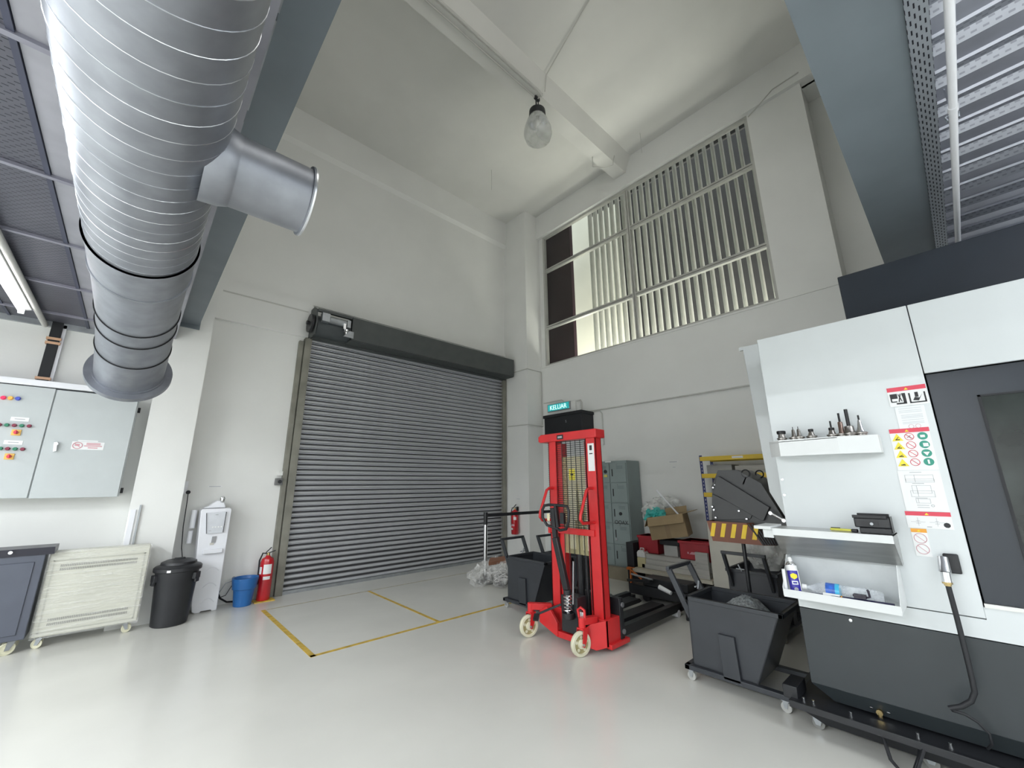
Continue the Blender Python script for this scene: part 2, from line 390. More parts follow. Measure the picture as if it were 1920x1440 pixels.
# outside the window: louvre fins, cream wall, maroon cladding, dark wall behind
louvre = thing('louvre_screen', (6.9, 3.1, 3.9), 'screen of tall pale vertical fins standing outside the high window', 'louvre')
y = 1.30
k = 0
while y < 4.78:
    build('fin', MB().box(6.78, 6.925, y, y+.026, 3.9, 7.6), FIN, louvre); y += .144; k += 1
build('rail', MB().box(6.93, 6.97, 1.0, 4.8, 3.9, 3.96).box(6.93, 6.97, 1.0, 4.8, 7.52, 7.6), CONC, louvre)
build('outer_wall', MB().box(8.3, 8.4, 4.9, 6.62, 2.0, 9.5), CREAMW, kind='structure')
build('outer_wall', MB().box(6.8, 6.9, 5.34, 6.2, 3.4, 8), MAROON, kind='structure')
build('outer_wall', MB().box(8.9, 9.1, -2, 9, -.1, 10.5), CONC, kind='structure')

# ================================================================== roller shutter
SH = thing('roller_shutter', (3.87, 6.8, 0), 'large closed roller shutter of grey steel slats in the back wall', 'shutter')
slat0 = None; pitch = .0775; nsl = 49
for i in range(nsl):
    z = .04+i*pitch
    if slat0 is None:
        pr = []
        for k in range(9):
            t = k/8; pr.append((0, -.020*sin(pi*t)**.7 if 0 < t < 1 else .004, .003+t*.049))
        pr = [(0, .022, .001)]+pr+[(0, .022, .055)]
        back = [(0, .028, pitch-.001), (0, .028, .001)]
        mbs = MB().poly([Vector((1.80-3.87, p[1]+.02, p[2])) for p in pr+back], (4.15, 0, 0))
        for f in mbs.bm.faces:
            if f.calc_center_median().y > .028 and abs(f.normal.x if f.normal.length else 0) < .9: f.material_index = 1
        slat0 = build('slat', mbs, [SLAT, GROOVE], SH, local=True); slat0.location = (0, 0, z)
    else:
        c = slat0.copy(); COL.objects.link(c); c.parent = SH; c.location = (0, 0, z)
build('bottom_rail', MB().box(1.80, 5.95, 6.79, 6.84, 0, .045), GALVD, SH)
build('guide_rail', MB().box(1.64, 1.70, 6.77, 6.86, 0, 3.74).box(1.70, 1.715, 6.80, 6.86, 0, 3.76).box(1.715, 1.80, 6.75, 6.86, 0, 3.80).box(1.80, 1.815, 6.75, 6.765, 0, 3.8), JAMB, SH, bevel=.003)
build('guide_rail', MB().box(5.945, 6.03, 6.75, 6.86, 0, 3.85).box(5.93, 5.945, 6.75, 6.765, 0, 3.85), JAMB, SH, bevel=.003)
# hood
hb = MB().box(2.32, 5.98, 6.44, 6.46, 3.83, 4.22).box(2.32, 5.98, 6.46, 6.84, 4.2, 4.22).box(5.96, 5.98, 6.46, 6.84, 3.83, 4.2).box(2.32, 5.98, 6.46, 6.70, 3.82, 3.835)
build('hood', hb, HDR, SH, bevel=.003)
build('hood_back', MB().box(1.80, 5.98, 6.72, 6.82, 3.80, 4.2), HDR, SH)
pl = [(1.76, 6.44, 4.0), (1.76, 6.50, 4.23), (1.76, 6.62, 4.30), (1.76, 6.84, 4.30), (1.76, 6.84, 3.8), (1.76, 6.5, 3.8)]
build('end_plate', MB().poly(pl, (.02, 0, 0)), HDR, SH)
build('top_angle', MB().box(1.78, 2.34, 6.46, 6.52, 4.19, 4.23), HDR, SH)
build('roll', MB().cyl((1.8, 6.66, 4.0), (2.34, 6.66, 4.0), .17, n=24), mat('dark_blue_grey_steel', (.06, .07, .075), .45), SH)
mo = build('motor', MB().box(1.83, 1.95, 6.40, 6.50, 4.02, 4.16).cyl((1.95, 6.46, 4.08), (2.22, 6.46, 4.08), .06, n=18).box(2.22, 2.28, 6.39, 6.5, 4.0, 4.13), GALVD, SH, bevel=.004)
build('gearbox', MB().lathe([(.03, 0), (.045, .01), (.045, .04), (.025, .05), (.025, .08)], (2.22, 6.42, 3.97), (0, 0, -1)).box(2.16, 2.2, 6.38, 6.44, 3.96, 4.05), CHROME, SH)
build('chain_wheel', MB().cyl((1.70, 6.60, 4.0), (1.735, 6.60, 4.0), .15, n=26).cyl((1.66, 6.60, 4.0), (1.76, 6.60, 4.0), .03), BLACKP, SH)
build('bracket', MB().poly([(2.18, 6.40, 3.84), (2.34, 6.40, 3.84), (2.34, 6.40, 3.95), (2.26, 6.40, 3.95)], (0, .02, 0)), GALVD, SH)
iso = thing('isolator_switch', (1.6, 6.8, 1.5), 'small grey switch box beside the shutter jamb', 'switch')
build('housing', MB().box(1.555, 1.64, 6.74, 6.84, 1.5, 1.60), mat('switch_grey', (.16, .16, .16), .5), iso, bevel=.006)
build('knob', MB().cyl((1.60, 6.72, 1.55), (1.60, 6.745, 1.55), .025), BLACKP, iso)
build('junction_box', MB().box(1.58, 1.66, 6.79, 6.84, 1.64, 1.70), WHITE, label='small white junction box above the grey switch by the shutter', cat='box')

# ================================================================== conduits and cables on the walls
PIPEW = mat('painted_conduit', (.55, .55, .52), .5, var=.03)
def pipe(path, r, lab, m=PIPEW, name='conduit', cat='conduit', n=8):
    return build(name, MB().tube(path, r, n), m, label=lab, cat=cat)
pipe([(.56, 6.80, 4.25), (1.72, 6.80, 4.25)], .016, 'grey conduit along the wall ledge leading to the shutter hood')
pipe([(6.03, 6.80, 3.70), (6.03, 6.80, 2.76)], .014, 'thin upright conduit on the wall between shutter and corner column')
pipe([(6.03, 6.7, 2.74), (6.03, 6.07, 2.72), (6.5, 6.07, 2.72)], .011, 'conduit wrapped round the corner column at exit sign height')
pipe([(6.03, 6.7, 3.95), (6.03, 6.07, 3.95), (6.48, 6.07, 3.95), (6.48, 6.07, 2.74)], .011, 'conduit wrapped round the column and dropping down the corner')
pipe([(6.48, 6.02, 3.22), (6.48, 5.5, 3.22), (6.48, 5.46, 3.2), (6.48, 5.46, 3.12)], .010, 'short conduit feeding the exit sign')
pipe([(6.48, 4.95, 2.88), (6.48, 1.3, 2.88)], .013, 'long straight conduit running along the window wall above the lockers')
pipe([(6.48, 4.95, 2.86), (6.48, 4.55, 2.86), (6.48, 4.5, 2.8), (6.48, 4.5, 2.2)], .011, 'bent conduit dropping from the long run behind the stacker')
pipe([(6.48, 5.25, 3.14), (6.48, 5.0, 3.14), (6.48, 4.98, 3.1), (6.48, 4.98, 2.86)], .016, 'thick conduit drop beside the exit sign')
pipe([(1.0, 3.50, 7.6), (3.85, 3.50, 7.6), (3.92, 3.50, 7.55)], .022, 'thick conduit along the ceiling beam towards the bell lamp')
pipe([(1.0, 3.62, 7.6), (3.8, 3.62, 7.6), (3.9, 3.6, 7.56), (3.93, 3.5, 7.62)], .011, 'thin conduit along the ceiling beam towards the bell lamp')
pipe([(3.93, 3.45, 7.62), (3.92, 3.40, 7.9), (3.6, 2.3, 7.93), (3.2, 1.0, 7.93)], .009, 'thin cable crossing the ceiling from the bell lamp')
pipe([(6.46, 1.33, 7.25), (6.44, 1.2, 7.3), (6.43, .95, 7.45), (6.43, .6, 7.47)], .008, 'loose thin cable at the top corner of the window', name='cable', cat='cable')
pipe([(5.6, 3.75, 7.63), (5.65, 3.8, 7.45), (5.75, 3.6, 7.36), (5.85, 3.48, 7.4), (5.9, 3.46, 7.63)], .008, 'sagging cable loop under the ceiling beam near the window', name='cable', cat='cable')
pipe([(4.6, 5.6, 7.95), (4.6, 5.6, 7.45)], .004, 'short wire hanging from the ceiling near the shutter wall', name='wire', cat='wire')
pipe([(6.1, 3.0, 7.95), (6.1, 3.0, 7.5)], .004, 'short wire hanging from the ceiling in front of the window', name='wire', cat='wire')

# bell lamp
lx, ly = 3.9, 3.6
LP = thing('pendant_lamp', (lx, ly, 6.72), 'bell shaped glass high bay lamp hanging unlit from the ceiling beam', 'lamp')
build('hook', MB().tube([(lx-.02, ly, 7.3), (lx-.02, ly, 7.62)], .012).tube([(lx+.03, ly, 7.3), (lx+.03, ly, 7.58)], .008).box(lx-.05, lx+.05, ly-.02, ly+.02, 7.55, 7.6), BLACKP, LP)
build('ballast_cap', MB().lathe([(.05, .02), (.13, 0), (.135, -.09), (.12, -.12)][::-1], (lx, ly, 7.32)), BLACKP, LP)
build('reflector', MB().lathe([(.12, 0), (.15, -.08), (.16, -.12), (.13, -.12), (.11, -.03)][::-1], (lx, ly, 7.22)), CHROME, LP)
prof = [(.12, 7.22), (.17, 7.12), (.215, 6.98), (.225, 6.88), (.20, 6.79), (.16, 6.76)]
build('shade', MB().lathe([(r, z-6.7) for r, z in prof[::-1]]+[(r-.006, z-6.7) for r, z in prof], (lx, ly, 6.7), n=28), film('ribbed_lamp_glass', (.75, .77, .74), op=.3, scale=2, strength=.02), LP)
build('bulb', MB().lathe([(.02, .1), (.05, .02), (.06, -.06), (.04, -.13), (0, -.15)][::-1], (lx, ly, 7.1)), mat('frosted_bulb', (.75, .75, .72), .3), LP)

# ================================================================== spiral duct
DX, DZ, DR = -.164, 2.92, .25
DU = thing('spiral_duct', (DX, 1, DZ-.25), 'huge galvanised spiral ventilation duct running under the blue grey beam', 'duct')
build('duct_pipe', MB().tube([(DX, -2.5, DZ), (DX, 3.0, DZ)], DR, 64), GALV, DU)
# spiral lock seam, one continuous helix standing proud of the pipe
hp = []; lead = .105; y = -.6
n = int(3.6/lead*40)
for i in range(n+1):
    a = 2*pi*i/40; hp.append((DX+(DR+.0005)*cos(a), -.6+lead*i/40, DZ+(DR+.0005)*sin(a)))
build('spiral_seam', MB().tube(hp, .0017, 4), SEAM, DU)
cx = [Vector((DX, 3.0, DZ)), Vector((DX, 3.42, DZ-.005))]
build('coupling', MB().tube(cx, DR+.004, 64).tube([(DX, 2.985, DZ), (DX, 3.01, DZ)], DR+.012, 64).tube([(DX, 3.405, DZ), (DX, 3.43, DZ)], DR+.012, 64), GALV, DU)
for yv in (2.985, 3.425): build('joint_ring', MB().tube([(DX, yv, DZ-.002), (DX, yv+.004, DZ-.002)], DR+.0122, 64), GALVD, DU)
# elbow segments bending down
pts = [Vector((DX, 3.42, DZ))]; ang = 0
segs = ((.78, 3), (.26, 9), (.38, 16), (.42, 24))
for L, a in segs: pts.append(pts[-1]+Vector((0, cos(RAD(a)), -sin(RAD(a))))*L)
for i in range(len(segs)):
    e = MB().tube([pts[i], pts[i+1]], DR, 64)
    d = (pts[i+1]-pts[i]).normalized(); e.tube([pts[i+1]-d*.01, pts[i+1]+d*.012], DR+.008, 64)
    build('elbow_segment', e, GALV, DU)
    if i < 3: build('joint_ring', MB().tube([pts[i+1]-d*.012, pts[i+1]-d*.005], DR+.0085, 64), DSTEEL, DU)
d = (pts[-1]-pts[-2]).normalized()
build('end_flange', MB().lathe([(DR, -.02), (DR+.012, -.02), (DR+.012, 0), (DR+.062, .0), (DR+.062, .05), (DR+.056, .05), (DR+.056, .008), (DR, .008)], pts[-1], d, n=64), GALV, DU)
bp0 = Vector((DX+.185, 1.98, 2.875))
br = build('branch_stub', MB().lathe([(.178, .0), (.172, .07), (.160, .105), (.157, .11), (.157, .395), (.170, .397), (.170, .406), (.152, .406), (.152, .2)], bp0, (1, 0, 0), n=48), GALV, DU)
build('branch_rim', MB().lathe([(.166, 0), (.172, .004), (.172, .012), (.164, .014), (.164, .006)], bp0+Vector((.399, 0, 0)), (1, 0, 0), n=48), SEAM, br)
# hanger strip rail along the beam flange
for a, c, w, lb0 in ((-.5, 1.66, .03, 'galvanised angle strip between duct and beam, at the top edge of the picture'), (1.7, 2.3, .03, 'galvanised angle strip between duct and beam, just above the branch stub'), (2.4, 4.3, .026, 'galvanised angle strip between duct and beam, beyond the branch stub')):
    build('hanger_rail', MB().box(.13, .13+w, a, c, 3.50, 3.55).box(.10, .13, a, c, 3.54, 3.55), GALVD, label=lb0, cat='rail', group='angle strips beside the duct')

# ================================================================== slotted mesh ceiling (over the left bay)
MZ = 3.32
GRID = mat('dark_ceiling_grid', (.045, .05, .085), .5)
MC = struct('ceiling_mesh', MB().box(-7, .14, -9, 6.76, 3.62, 3.66), BEAM)
ys = [-2.1, -1.02, .06, 1.18, 2.32, 3.39, 4.35, 5.34, 6.30, 6.74]
xs = [-4.25, -3.65, -3.05, -2.45, -1.85, -1.25, -.65]
for i in range(len(xs)-1):
    for j in range(len(ys)-1):
        struct('tile', MB().box(xs[i]+.012, xs[i+1]-.012, ys[j]+.012, ys[j+1]-.012, MZ, MZ+.012), MESHP, MC)
for j in range(len(ys)-1):
    struct('edge_panel', MB().box(-.635, -.40, ys[j]+.006, ys[j+1]-.006, MZ, MZ+.01), mat('flat_ceiling_plate', (.36, .36, .4), .45, .3) if j == 0 else bpy.data.materials['flat_ceiling_plate'], MC)
for x in xs: struct('grid_bar', MB().box(x-.012, x+.012, ys[0], ys[-1], MZ-.012, MZ+.03), GRID, MC)
for yv in ys: struct('cross_bar', MB().box(xs[0], -.4, yv-.016, yv+.016, MZ-.02, MZ+.02), mat('lilac_grey_bar', (.27, .27, .32), .45, .3) if yv == ys[0] else bpy.data.materials['lilac_grey_bar'], MC)
struct('trim_4', MB().box(-4.3, .04, 6.68, 6.74, 3.26, 3.34), GALVD)
struct('trim_5', MB().box(-.41, .14, -9, 6.74, 3.32, 3.33), bpy.data.materials['flat_ceiling_plate'])
# the tube fitting in view, and the same fittings further along
def batten(x, y, z, L, lab, along='y'):
    t = thing('tube_or_fill_light', (x, y, z), lab, 'light', 'bare fluorescent battens under the mesh ceiling')
    build('batten', MB().poly([(x+.05, y-L/2, z+.09), (x+.05, y-L/2, z+.04), (x+.02, y-L/2, z+.03), (x-.05, y-L/2, z+.03), (x-.05, y-L/2, z+.09)], (0, L, 0)), STK, t)
    build('tube', MB().tube([(x-.01, y-L/2+.04, z), (x-.01, y+L/2-.04, z)], .016, 12), TUBEM, t)
    for s in (-1, 1): build('lamp_holder', MB().box(x-.03, x+.012, y+s*(L/2-.03)-.012, y+s*(L/2-.03)+.012, z-.02, z+.035), STK, t)
    return t
batten(-1.06, 5.35, 3.2, 1.5, 'glowing fluorescent batten fixed under the mesh ceiling near the cabinet wall')
for xx, L in ((-.985, 2.7),):
    build('conduit', MB().tube([(xx, 3.2, 3.27), (xx, 6.7, 3.27)], .026, 10), PIPEW, label='pale round conduit running beside the glowing batten', cat='conduit')

# ================================================================== metal deck on the right bay
DKZ = 3.62
DK = struct('ceiling_deck', MB().box(-7, 9, -9, -.35, 3.86, 3.9), BEAM)
x = -1.0; per = .265
def deckrib(x):
    y0, y1 = -6, -.2
    f = MB().quad([(x, y0, DKZ), (x, y1, DKZ), (x+.11, y1, DKZ), (x+.11, y0, DKZ)])                      # low flat
    f.quad([(x+.11, y0, DKZ), (x+.11, y1, DKZ), (x+.12, y1, DKZ-.012), (x+.12, y0, DKZ-.012)])
    f.quad([(x+.12, y0, DKZ-.012), (x+.12, y1, DKZ-.012), (x+.13, y1, DKZ), (x+.13, y0, DKZ)])
    f.quad([(x+.13, y0, DKZ), (x+.13, y1, DKZ), (x+.165, y1, DKZ+.035), (x+.165, y0, DKZ+.035)])
    f.quad([(x+.165, y0, DKZ+.035), (x+.165, y1, DKZ+.035), (x+.225, y1, DKZ+.035), (x+.225, y0, DKZ+.035)], 1)
    f.quad([(x+.225, y0, DKZ+.035), (x+.225, y1, DKZ+.035), (x+.265, y1, DKZ), (x+.265, y0, DKZ)], 1)
    return f
first = struct('deck_panel', deckrib(0), [DECKF, DECKP], DK, local=True); first.location = (x, 0, 0)
x += per
while x < 8.5:
    c = first.copy(); COL.objects.link(c); c.parent = DK; c.location = (x, 0, 0); x += per
build('cable_tray', MB().box(-2, 6.4, -.262, -.19, 3.545, 3.55).box(-2, 6.4, -.268, -.262, 3.545, 3.6).box(-2, 6.4, -.193, -.19, 3.535, 3.56), [TRAYP], label='long slotted metal tray fixed along the big beam', cat='tray')
for a in (2.2, 4.45):
    pass
build('ceiling_pipe', MB().tube([(-2, -.305, 3.4), (6.4, -.305, 3.4)], .017, 14).tube([(2.86, -.305, 3.4), (2.90, -.305, 3.4)], .021, 14), PLASTW, label='white pipe clipped below the deck beside the slotted tray', cat='pipe')
build('pipe_clamp', MB().tube([(2.98, -.285, 3.40), (2.98, -.28, 3.43), (2.98, -.305, 3.44), (2.98, -.33, 3.43), (2.98, -.325, 3.40)], .005).bar((2.98, -.305, 3.43), (2.98, -.305, 3.6), .006, .02), CHROME, label='chrome clamp holding the white pipe under the deck', cat='clamp')

# ================================================================== wall cabinet on the left
LY = 6.72
struct('wall_left_bay', MB().box(-7, .1, LY, LY+.2, 0, 4), WHITE)
EY = 6.45
EC = thing('electrical_cabinet', (-1.0, 6.6, 1.38), 'wide light grey electrical cabinet with push buttons mounted on the wall', 'cabinet')
build('body', MB().box(-2.1, -.07, EY+.02, LY, 1.39, 2.52), GREYP, EC)
build('top_trunking', MB().box(-2.1, -.30, EY-.005, LY, 2.535, 2.60), PLASTW, EC, bevel=.004)
def onE(px, py, dy=0): v = oy(px, py, EY-dy); return v
dl = build('door', MB().box(-2.1, -.745, EY, EY+.02, 1.39, 2.525), GREYP, EC, bevel=.004)
dr = build('door', MB().box(-.735, -.08, EY, EY+.02, 1.385, 2.515), GREYP, EC, bevel=.004)
h = onE(104, 838)
build('handle', MB().obox(h+Vector((0, -.02, 0)), (.012, 0, .004), (0, .012, 0), (-.004, 0, .048)).cyl(h+Vector((.006, 0, .03)), h+Vector((.006, -.03, .03)), .013), CHROME, dr)
for v in (onE(262, 764), onE(229, 920)):
    build('mounting_lug', MB().box(-.085, -.045, LY-.02, LY, v.z-.03, v.z+.03).cyl((-.06, LY-.03, v.z), (-.06, LY-.01, v.z), .012), DSTEEL, EC)
def button(px, py, m, r=.014, nm='push_button'):
    c = onE(px, py); return build(nm, MB().cyl(c, c+Vector((0, -.012, 0)), r*1.25, n=14).cyl(c, c+Vector((0, -.03, 0)), r, n=14), m, dl)
BRED = mat('lit_red_lamp', (.9, .02, .12), .3); BYEL = mat('amber_lamp', (.95, .5, .08), .3); BBLU = mat('blue_lamp', (.06, .1, .55), .3)
BGRN = mat('green_button', (.02, .2, .11), .35); BMAR = mat('maroon_button', (.22, .02, .05), .35)
for px, m in ((6.5, BRED), (20, BYEL), (34, BBLU)): button(px, 745.5+px*.06, m, .016, 'indicator_lamp')
for px, m in ((-1, BMAR), (13, BGRN), (27, BMAR), (41, BGRN), (55, BMAR)): button(px, 796.5+px*.045, m)
for px, m in ((1, BGRN), (14.5, BMAR), (28.5, BGRN), (42.5, BMAR)): button(px, 841+px*.03, m)
for px, py in ((30.5, 811), (17.5, 856)):
    c = onE(px, py); a = build('selector_switch', MB().box(c.x-.032, c.x+.032, EY-.01, EY, c.z-.03, c.z+.03), mat('selector_yellow', (.85, .52, .12), .4) if px > 20 else bpy.data.materials['selector_yellow'], dl, bevel=.003)
    build('knob', MB().cyl(c, c+Vector((0, -.035, 0)), .016, n=14).box(c.x-.006, c.x+.006, EY-.05, EY-.03, c.z-.02, c.z+.02), STKR, a)
for px, py in ((37.5, 786), (25, 829.5)):
    c = onE(px, py); a = build('name_plate', MB().box(c.x-.062, c.x+.062, EY-.003, EY, c.z-.02, c.z+.02), STK, dl)
    build('plate_print', MB().box(c.x-.035, c.x+.035, EY-.004, EY-.003, c.z-.004, c.z+.004), STKGR, a)
c = onE(165, 836)
sg = build('warning_sign', MB().box(c.x-.125, c.x+.125, EY-.003, EY, c.z-.042, c.z+.042), STK, dr)
build('sign_ring', MB().tube([(c.x-.08+.036*cos(a*pi/12), EY-.005, c.z+.034*sin(a*pi/12)) for a in range(25)], .0035, 6, caps=False).bar((c.x-.105, EY-.005, c.z+.022), (c.x-.055, EY-.005, c.z-.022), .003, .005).box(c.x-.10, c.x-.065, EY-.005, EY-.003, c.z-.005, c.z+.016), STKP, sg)
for dz_, hw, hh in ((.026, .055, .005), (.013, .055, .004), (-.002, .07, .005), (-.022, .038, .005)):
    build('sign_print', MB().box(c.x+.04-hw, c.x+.04+hw, EY-.005, EY-.003, c.z+dz_-hh, c.z+dz_+hh), STKP, sg)
build('label_strip', MB().box(c.x-.085, c.x+.07, EY-.002, EY, c.z+.046, c.z+.06), STK, dr)
# bus bars
a, bq = oy(110, 612, 6.69), oy(82, 718, 6.69)
BB = build('busbar_trunk', MB().box(-.93, -.845, 6.66, LY, 2.6, 3.32), RUB, label='black insulated riser with copper bands above the cabinet', cat='riser')
for z in (3.12, 3.07, 2.66):
    build('copper_band', MB().box(-.945, -.83, 6.65, LY, z-.014, z+.014), COPPER, BB)
build('side_channel', MB().box(-.842, -.815, 6.68, LY, 2.6, 3.3), PLASTW, BB)
B2 = build('busbar_trunk', MB().box(-.42, -.10, 6.62, 6.69, 2.53, 2.60), RUB, label='black horizontal cable run on top of the cabinet corner', cat='riser')
build('copper_band', MB().box(-.46, -.425, 6.615, 6.69, 2.53, 2.605), COPPER, B2)

# conduit strip and socket
cs = thing('wall_conduit', (.12, 6.49, .8), 'white trunking strip with grey bracket low on the wall pier', 'conduit')
build('strip', MB().box(.055, .10, 6.485, 6.5, .62, 1.24), PLASTW, cs); build('bracket', MB().box(.125, .14, 6.475, 6.5, .62, 1.29), GALVD, cs)
sk = thing('wall_socket', (.53, 6.82, 1.5), 'white wall socket with a black plug beside the pier', 'socket')
build('plate', MB().box(.515, .56, 6.80, 6.84, 1.4, 1.56), PLASTW, sk, bevel=.004)
build('plug', MB().cyl((.57, 6.80, 1.42), (.57, 6.765, 1.42), .024, n=12), RUB, sk)
build('power_cable', MB().tube([(.57, 6.77, 1.42), (.575, 6.77, 1.3), (.58, 6.76, 1.0), (.60, 6.75, .75), (.64, 6.70, .55), (.66, 6.7, .3)], .005), RUB, label='thin black power cable hanging down behind the bin', cat='cable')
for pos, lab, w in (((.85, 6.835, 1.49), 'small printed paper label on the wall above the white dispenser', .075),):
    nt_ = build('wall_label', MB().box(pos[0]-w, pos[0]+w, 6.837, 6.84, pos[2]-.009, pos[2]+.009), STK, label=lab, cat='label')
    build('print', MB().box(pos[0]-w*.85, pos[0]+w*.85, 6.835, 6.837, pos[2]-.004, pos[2]+.004), STKGR, nt_)

# ---- water dispenser
WD = thing('water_dispenser', (.92, 6.72, 0), 'slim tall white water dispenser standing against the wall by the bin', 'dispenser')
build('body', MB().poly([(.79, 6.58, .02), (.82, 6.58, 0), (.87, 6.58, 0), (.875, 6.58, .015), (.98, 6.58, .015), (.985, 6.58, 0), (1.04, 6.58, 0), (1.04, 6.58, 1.195), (1.025, 6.58, 1.215), (.73, 6.58, 1.215), (.715, 6.58, 1.195), (.775, 6.58, .1)], (0, .22, 0)), PLASTW, WD, bevel=.008)
sc = [oy(387, 962, 6.575), oy(424, 959.5, 6.575), oy(417.5, 998, 6.575), oy(386.5, 1000.5, 6.575)]
SCR = mat('display_grey', (.62, .64, .68), .25)
dp = build('display_panel', MB().poly([(q.x, 6.555, q.z) for q in sc], (0, .03, 0)), SCR, WD)
for a, c in ((0, 3), (1, 2)):
    build('display_edge', MB().bar((sc[a].x, 6.553, sc[a].z), (sc[c].x, 6.553, sc[c].z), .006, .006, up=(0, 1, 0)), DSTEEL, dp)
for k in range(4): build('touch_key', MB().cyl((.86+.03*k, 6.556, .99), (.86+.03*k, 6.552, .99), .009, n=12), STK, dp)
build('logo', MB().box(.87, .90, 6.553, 6.556, 1.135, 1.145), STKGR, dp); build('logo', MB().box(.825, .85, 6.553, 6.556, .945, .952), STKGR, dp)
sl = [oy(398, 1006, 6.577), oy(406.5, 1005, 6.577), oy(404, 1017.5, 6.577), oy(395.5, 1018.5, 6.577)]
build('spout_recess', MB().poly([(q.x, 6.574, q.z) for q in sl], (0, .01, 0)), mat('recess_grey', (.32, .32, .33), .5), WD)
build('spout', MB().box(.86, .90, 6.572, 6.58, .775, .80), mat('pale_spout', (.6, .58, .52), .4), WD)
build('drip_tray', MB().box(.80, 1.0, 6.535, 6.58, .675, .725), PLASTW, WD, bevel=.006)
for z, r in ((.46, .17), (.28, .12), (.1, .12)):
    build('embossed_wave', MB().tube([(.86+.14*t/8, 6.578, z+.05*sin(pi*t/8)) for t in range(9)], .004, 6), PLASTW, WD)
build('filter_cover', MB().poly([(.74, 6.62, 1.22), (.98, 6.62, 1.22), (.95, 6.62, 1.30), (.87, 6.62, 1.31), (.80, 6.62, 1.25)], (0, .14, 0)), PLASTW, WD, bevel=.01)
build('tap_cap', MB().lathe([(.018, 0), (.025, .01), (.03, .05), (.02, .07), (.0, .075)], (.925, 6.60, 1.29)), CHROME, WD)
build('filter_cartridge', MB().cyl((.665, 6.74, .98), (.665, 6.74, 1.2), .03).cyl((.66, 6.74, .8), (.66, 6.74, .95), .026), PLASTW, label='white cylindrical filters on the wall beside the dispenser', cat='filter')
vl = thing('water_valve', (1.2, 6.78, .2), 'small steel wall valve with looping hose between dispenser and bucket', 'valve')
build('valve_body', MB().cyl((1.22, 6.84, .30), (1.22, 6.74, .30), .022).cyl((1.19, 6.76, .30), (1.26, 6.76, .30), .014).box(1.20, 1.25, 6.73, 6.745, .31, .33), GALVD, vl)
build('hose', MB().tube([(1.05, 6.74, .14), (1.12, 6.74, .27), (1.22, 6.75, .29)], .006), GALVD, vl)
build('hose', MB().tube([(1.03, 6.72, .2), (1.08, 6.72, .1), (1.16, 6.74, .04), (1.28, 6.78, .02)], .011), DSTEEL, vl)
build('hose', MB().tube([(1.22, 6.75, .27), (1.18, 6.75, .2), (1.14, 6.75, .12), (1.05, 6.74, .1)], .005), DSTEEL, vl)

# ---- black bin
BN = thing('rubbish_bin', (.565, 6.36, 0), 'tall round black rubbish bin with a lid beside the dispenser', 'bin')
bc = (.565, 6.33)
build('bin_body', MB().lathe([(.155, 0), (.165, .01), (.195, .50), (.20, .52), (.20, .56), (.21, .57), (.21, .585), (.195, .585)], (*bc, 0), n=36), BLACKP, BN)
lid = build('lid', MB().lathe([(.218, .56), (.224, .565), (.224, .60), (.21, .615), (.17, .63), (.165, .655), (.12, .675), (.05, .68), (.0, .68)], (*bc, 0), n=36), BLACKP, BN)
build('lid_grip', MB().box(bc[0]-.05, bc[0]+.05, bc[1]-.02, bc[1]+.02, .675, .695), BLACKP, lid, bevel=.006)
for a in (-35, 195):
    u = Vector((cos(RAD(a)), sin(RAD(a)), 0)); p = Vector((*bc, .50))+u*.205
    build('side_handle', MB().obox(p, u*.02, Vector((-u.y, u.x, 0))*.045, (0, 0, .035)).obox(p+Vector((0, 0, -.05))+u*.01, u*.012, Vector((-u.y, u.x, 0))*.03, (0, 0, .02)), BLACKP, BN, bevel=.004)
u = Vector((cos(RAD(-115)), sin(RAD(-115)), 0)); build('bin_label', MB().obox(Vector((*bc, .58))+u*.226, u*.002, Vector((-u.y, u.x, 0))*.018, (0, 0, .012)), STK, BN)

